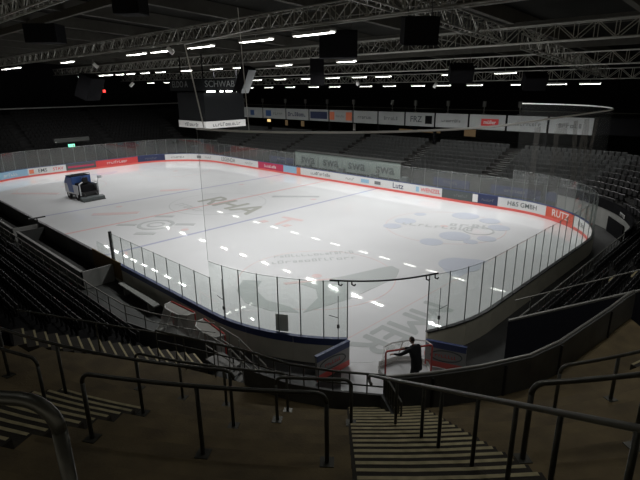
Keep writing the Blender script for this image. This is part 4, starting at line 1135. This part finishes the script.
# ------------------------------------------------------------------ light fittings
R1 = [61, 57, 41.5, 27.9, 24.2, 19.4, 14.0, 9.6]
R2 = [62.7, 59.5, 56.4, 54, 51, 48.2, 44.8, 41.4, 36.3, 31.2, 27.7, 22.0, 15.5]
R3 = [62.8, 57.9, 52.4, 46.9, 42.5, 37.9, 33.8, 29.5, 26.0, 22.6, 19.8, 13.0, 8.5]
R4 = [62, 57.5, 52, 47.5, 43, 38.5, 34.8, 29.8, 26.4, 22.6, 19.5, 16.0, 11.5, 8.2, 5.5]
POW = 188
def light_row(x, ys, row, power, spread, L=1.6):
    for i, y in enumerate(ys):
        z = rowz(x) - .05
        t = thing('light_fitting', f'fluorescent light, {ORD(i + 1)} from the left in the row {row}', 'ceiling light', (x, y, z), 0)
        hb = MB().box(x - .20, x + .20, y - L / 2, y + L / 2, z + .02, z + .09).box(x - .21, x - .19, y - L / 2, y + L / 2, z - .06, z + .09).box(x + .19, x + .21, y - L / 2, y + L / 2, z - .06, z + .09)
        obj('housing', hb, 'housing', t)
        for dx in (-.12, .12): obj('tube', MB().tube([(x + dx, y - L / 2 + .03, z - .055), (x + dx, y + L / 2 - .03, z - .055)], .03, 8), 'tube', t)
        obj('hanger', MB().tube([(x, y, z + .09), (x, y, z + .34)], .015, 5), 'housing', t)
        if power:
            ld = bpy.data.lights.new('tube_light', 'AREA'); ld.shape = 'RECTANGLE'; ld.size = .10; ld.size_y = 1.2
            ld.energy = power * ((2.4 if y < 17 else 1.5) if 0 < y < 25 else 1.9 if y > 40 and x == ROWX[1] else 1); ld.color = (1, .988, .985); ld.spread = spread
            lo = bpy.data.objects.new('tube_light', ld); COL.objects.link(lo); lo.parent = t; lo.location = (0, 0, -.02)
light_row(-2.0, [-3.0, -8.5], 'added as fill over the corner terrace', 30, R(150))  # added fittings out of view, fill light for the dark foreground
light_row(-11.4, [2.5, -4.5], 'added as fill behind the corner terrace', 5, R(150))  # faint fill lamps, also added and unseen
light_row(ROWX[1], [-4.8], 'added unseen over the near end stand', 90, R(150))  # added lamp beyond the frame, brightens the board backs and near stands
light_row(ROWX[1], R1, 'over the near side of the ice', POW, R(158), 2.6)
light_row(ROWX[2], R2, 'over the middle of the ice', POW, R(158))
light_row(ROWX[3], R3, 'over the far side of the ice', POW, R(158))
light_row(ROWX[4], R4, 'over the far stand', 60, R(140))

# ------------------------------------------------------------------ loudspeakers and other hung things
def hung_box(name, label, cat, c, sx, sy, sz, rz, tilt=0, top=13.5, mt='black', grille=False):
    t = thing(name, label, cat, c, rz)
    Rm = Matrix.Rotation(tilt, 4, 'X')
    mb = MB().box(-sx / 2, sx / 2, -sy / 2, sy / 2, -sz / 2, sz / 2); mb.v = [tuple(Rm @ Vector(v)) for v in mb.v]
    obj('cabinet', mb, mt, t, local=True, bevel=.04)
    g_ = MB().box(-sx / 2 + .06, sx / 2 - .06, -sy / 2 - .03, -sy / 2, -sz / 2 + .06, sz / 2 - .06); g_.v = [tuple(Rm @ Vector(v)) for v in g_.v]
    obj('front_grille', g_, M['greyp'] if grille else M['black'], t, local=True)
    for dx in (-sx * .35, sx * .35): obj('hanging_rod', MB().tube([(dx, 0, sz / 2 - .05), (dx, 0, top - c[2])], .02, 5), 'steel_black', t, local=True)
    return t
hung_box('loudspeaker', 'wide black loudspeaker block hanging left of the vertical cluster', 'loudspeaker', (13.9, 13.8, 12.85), 2.35, 1.4, 1.6, -.78, 0, 14.6)
hung_box('loudspeaker', 'tall narrow black loudspeaker cluster hanging over the ice', 'loudspeaker', (17.5, 19.2, 11.55), 1.05, .9, 2.2, -.78, 0, 13.0)
hung_box('loudspeaker', 'black loudspeaker block hanging at the upper right of the middle', 'loudspeaker', (6.6, 3.0, 12.35), 1.3, 1.0, 1.0, -.78, .15, 14.0)
hung_box('loudspeaker', 'tilted loudspeaker with pale grey face beside the scoreboard', 'loudspeaker', (14.3, 24.0, 10.95), 1.2, .7, 2.0, .35, .45, 13, 'black', True)
hung_box('loudspeaker', 'black box hanging near the top edge left of the middle', 'loudspeaker', (-1.6, 9.6, 13.15), .95, .9, .6, -.9, 0, 14.4)
hung_box('loudspeaker', 'black box hanging under the upper left truss', 'loudspeaker', (1.2, 27.0, 13.7), 2.0, 1.3, 1.1, -.8, 0, 15.3)
hung_box('loudspeaker', 'dark tilted loudspeaker hanging over the right of the ice', 'loudspeaker', (22.0, 9.6, 11.15), 1.6, 1.0, 1.0, -.9, .5, 12.8)
hung_box('loudspeaker', 'dark loudspeaker hanging far right over the corner seats', 'loudspeaker', (32.0, 8.4, 10.6), 1.8, 1.0, 1.2, -.9, .6, 12.2)
hung_box('loudspeaker', 'black loudspeaker in front of the dark far end on the left', 'loudspeaker', (11.0, 46.0, 10.6), 2.4, 1.4, 2.4, .6, .4, 13.2)
for i, (x, y, z) in enumerate(((5.0, 19.0, 12.6), (7.2, 35.0, 12.4), (28.0, 24.0, 10.8), (30.2, 16.5, 10.5), (33.0, 9.0, 10.6), (12.0, 38.2, 10.9))):
    t = thing('floodlight', f'small pale floodlight hanging from the trusses, {ORD(i + 1)} of six', 'floodlight', (x, y, z), .6 * i)
    obj('lamp_head', MB().tube([(0, 0, 0), (.25, -.2, -.3)], .14, 10), 'white', t, local=True); obj('bracket', MB().tube([(0, 0, 0), (0, 0, 13.2 - .07 * x - z)], .025, 6), 'housing', t, local=True)
FLN = ('left of the slanting rope', 'far left near the upper truss', 'right of the tall loudspeaker cluster', 'over the far right seats', 'right of the far right loudspeaker', 'left of the scoreboard')
for o in list(COL.objects):
    if o.name.startswith('floodlight') and 'label' in o.keys():
        k = int(o['label'].split(',')[1].strip()[0]) - 1; o['label'] = 'small pale floodlight hanging from the trusses ' + FLN[k]
t = thing('signal_lamp', 'tiny red lamp in the dark left of the scoreboard', 'lamp', (15, 52.1, 10))
obj('lens', MB().box(14.87, 15.13, 52, 52.2, 10.0, 10.3), 'red_lamp', t); obj('hanger', MB().box(14.98, 15.02, 52.08, 52.12, 10.3, 12.6), 'steel_black', t)

# ------------------------------------------------------------------ ice resurfacer
zl = Vector((7.35, 42.1, 0)); zr = .08
t = thing('ice_resurfacer', 'blue and white ice resurfacing machine parked at the left of the ice', 'ice resurfacer', zl, zr)
def Z(name, mb, mt, par=None, **k):
    mb.v = [(x * .95, y * .92, z * 1.02) for x, y, z in mb.v]
    return obj(name, mb, mt, par or t, local=True, **k)
Z('chassis', MB().box(-.85, .85, -1.5, 1.9, .35, .8), 'steel_black')
Z('snow_tank', MB().extr([(-1.0, .1, .8), (-1.0, 2.0, .8), (-1.0, 2.1, 1.5), (-1.0, 1.5, 2.15), (-1.0, .1, 2.15)], (2.0, 0, 0)), 'zam_blue', bevel=.05)
Z('tank_lid', MB().box(-.98, .98, .15, 1.6, 2.15, 2.2), 'black', bevel=.02)
Z('side_panel', MB().box(-1.06, -.98, -1.1, 1.9, .55, 1.45), 'zam_white', bevel=.03)
Z('side_panel', MB().box(.98, 1.06, -1.1, 1.9, .55, 1.45), 'zam_white', bevel=.03)
Z('blue_panel', MB().extr([(-1.075, -.2, .7), (-1.075, .9, .7), (-1.075, 1.4, 2.05), (-1.075, .1, 2.05)], (.02, 0, 0)), 'zam_blue')
Z('engine_cover', MB().extr([(-.75, -1.5, .8), (-.75, .1, .8), (-.75, .1, 1.55), (-.75, -1.1, 1.35)], (1.5, 0, 0)), 'black', bevel=.05)
for sx in (-1, 1): Z('rear_guard', MB().tube([(sx * .95, -1.45, .5), (sx * .95, -1.4, 1.6), (sx * .55, -1.3, 1.75)], .07, 8), 'zam_white')
s_ = Z('driver_seat', MB().box(-.3, .25, -.75, -.25, 1.5, 1.65), 'rubber', bevel=.04); Z('seat_back', MB().box(-.3, .25, -.85, -.72, 1.6, 2.1), 'rubber', s_, bevel=.04)
w_ = Z('steering_column', MB().tube([(0, .1, 1.5), (0, -.15, 1.95)], .035, 8), 'steel_black')
Z('steering_wheel', MB().tube([(.2 * cos(a), -.15 + .08 * sin(a), 1.97 + .18 * sin(a)) for a in [2 * PI * i / 16 for i in range(17)]], .018, 6), 'rubber', w_)
for x in (-.93, .93):
    for y in (-.75, 1.2):
        wh = Z('wheel', MB().tube([(x - .12, y, .4), (x + .12, y, .4)], .4, 20), 'rubber'); Z('hub', MB().tube([(x - .13, y, .4), (x + .13, y, .4)], .17, 14), 'zam_white', wh)
c_ = Z('conditioner', MB().extr([(-1.2, -2.2, .05), (-1.2, -1.6, .05), (-1.2, -1.65, .42), (-1.2, -2.1, .32)], (2.4, 0, 0)), 'slate', label='dark grey ice conditioner sled at the rear', bevel=.03)
Z('towel', MB().box(-1.15, 1.15, -2.4, -2.18, .01, .05), 'rubber', c_)
for x in (-.6, .6): Z('lift_arm', MB().bar((x, -1.3, .8), (x, -1.8, .4), .1, .1), 'steel_black', c_)
Z('light_mast', MB().tube([(1.05, -.8, .8), (1.35, -1.0, 2.1)], .04, 6).box(1.2, 1.6, -1.15, -.95, 1.9, 2.15), 'zam_white')
Z('tank_rail', MB().tube([(-.95, .15, 2.15), (-.95, .15, 2.4), (.95, .15, 2.4), (.95, .15, 2.15)], .03, 6), 'steel_black')

# ------------------------------------------------------------------ world and colour management
wd = bpy.data.worlds.new('world'); S.world = wd; wd.use_nodes = True
bg = wd.node_tree.nodes['Background']; bg.inputs['Color'].default_value = (1, .92, .78, 1); bg.inputs['Strength'].default_value = .30
S.view_settings.view_transform = 'Standard'; S.view_settings.look = 'None'; S.view_settings.gamma = 1; S.view_settings.exposure = 0
S.view_settings.use_curve_mapping = False
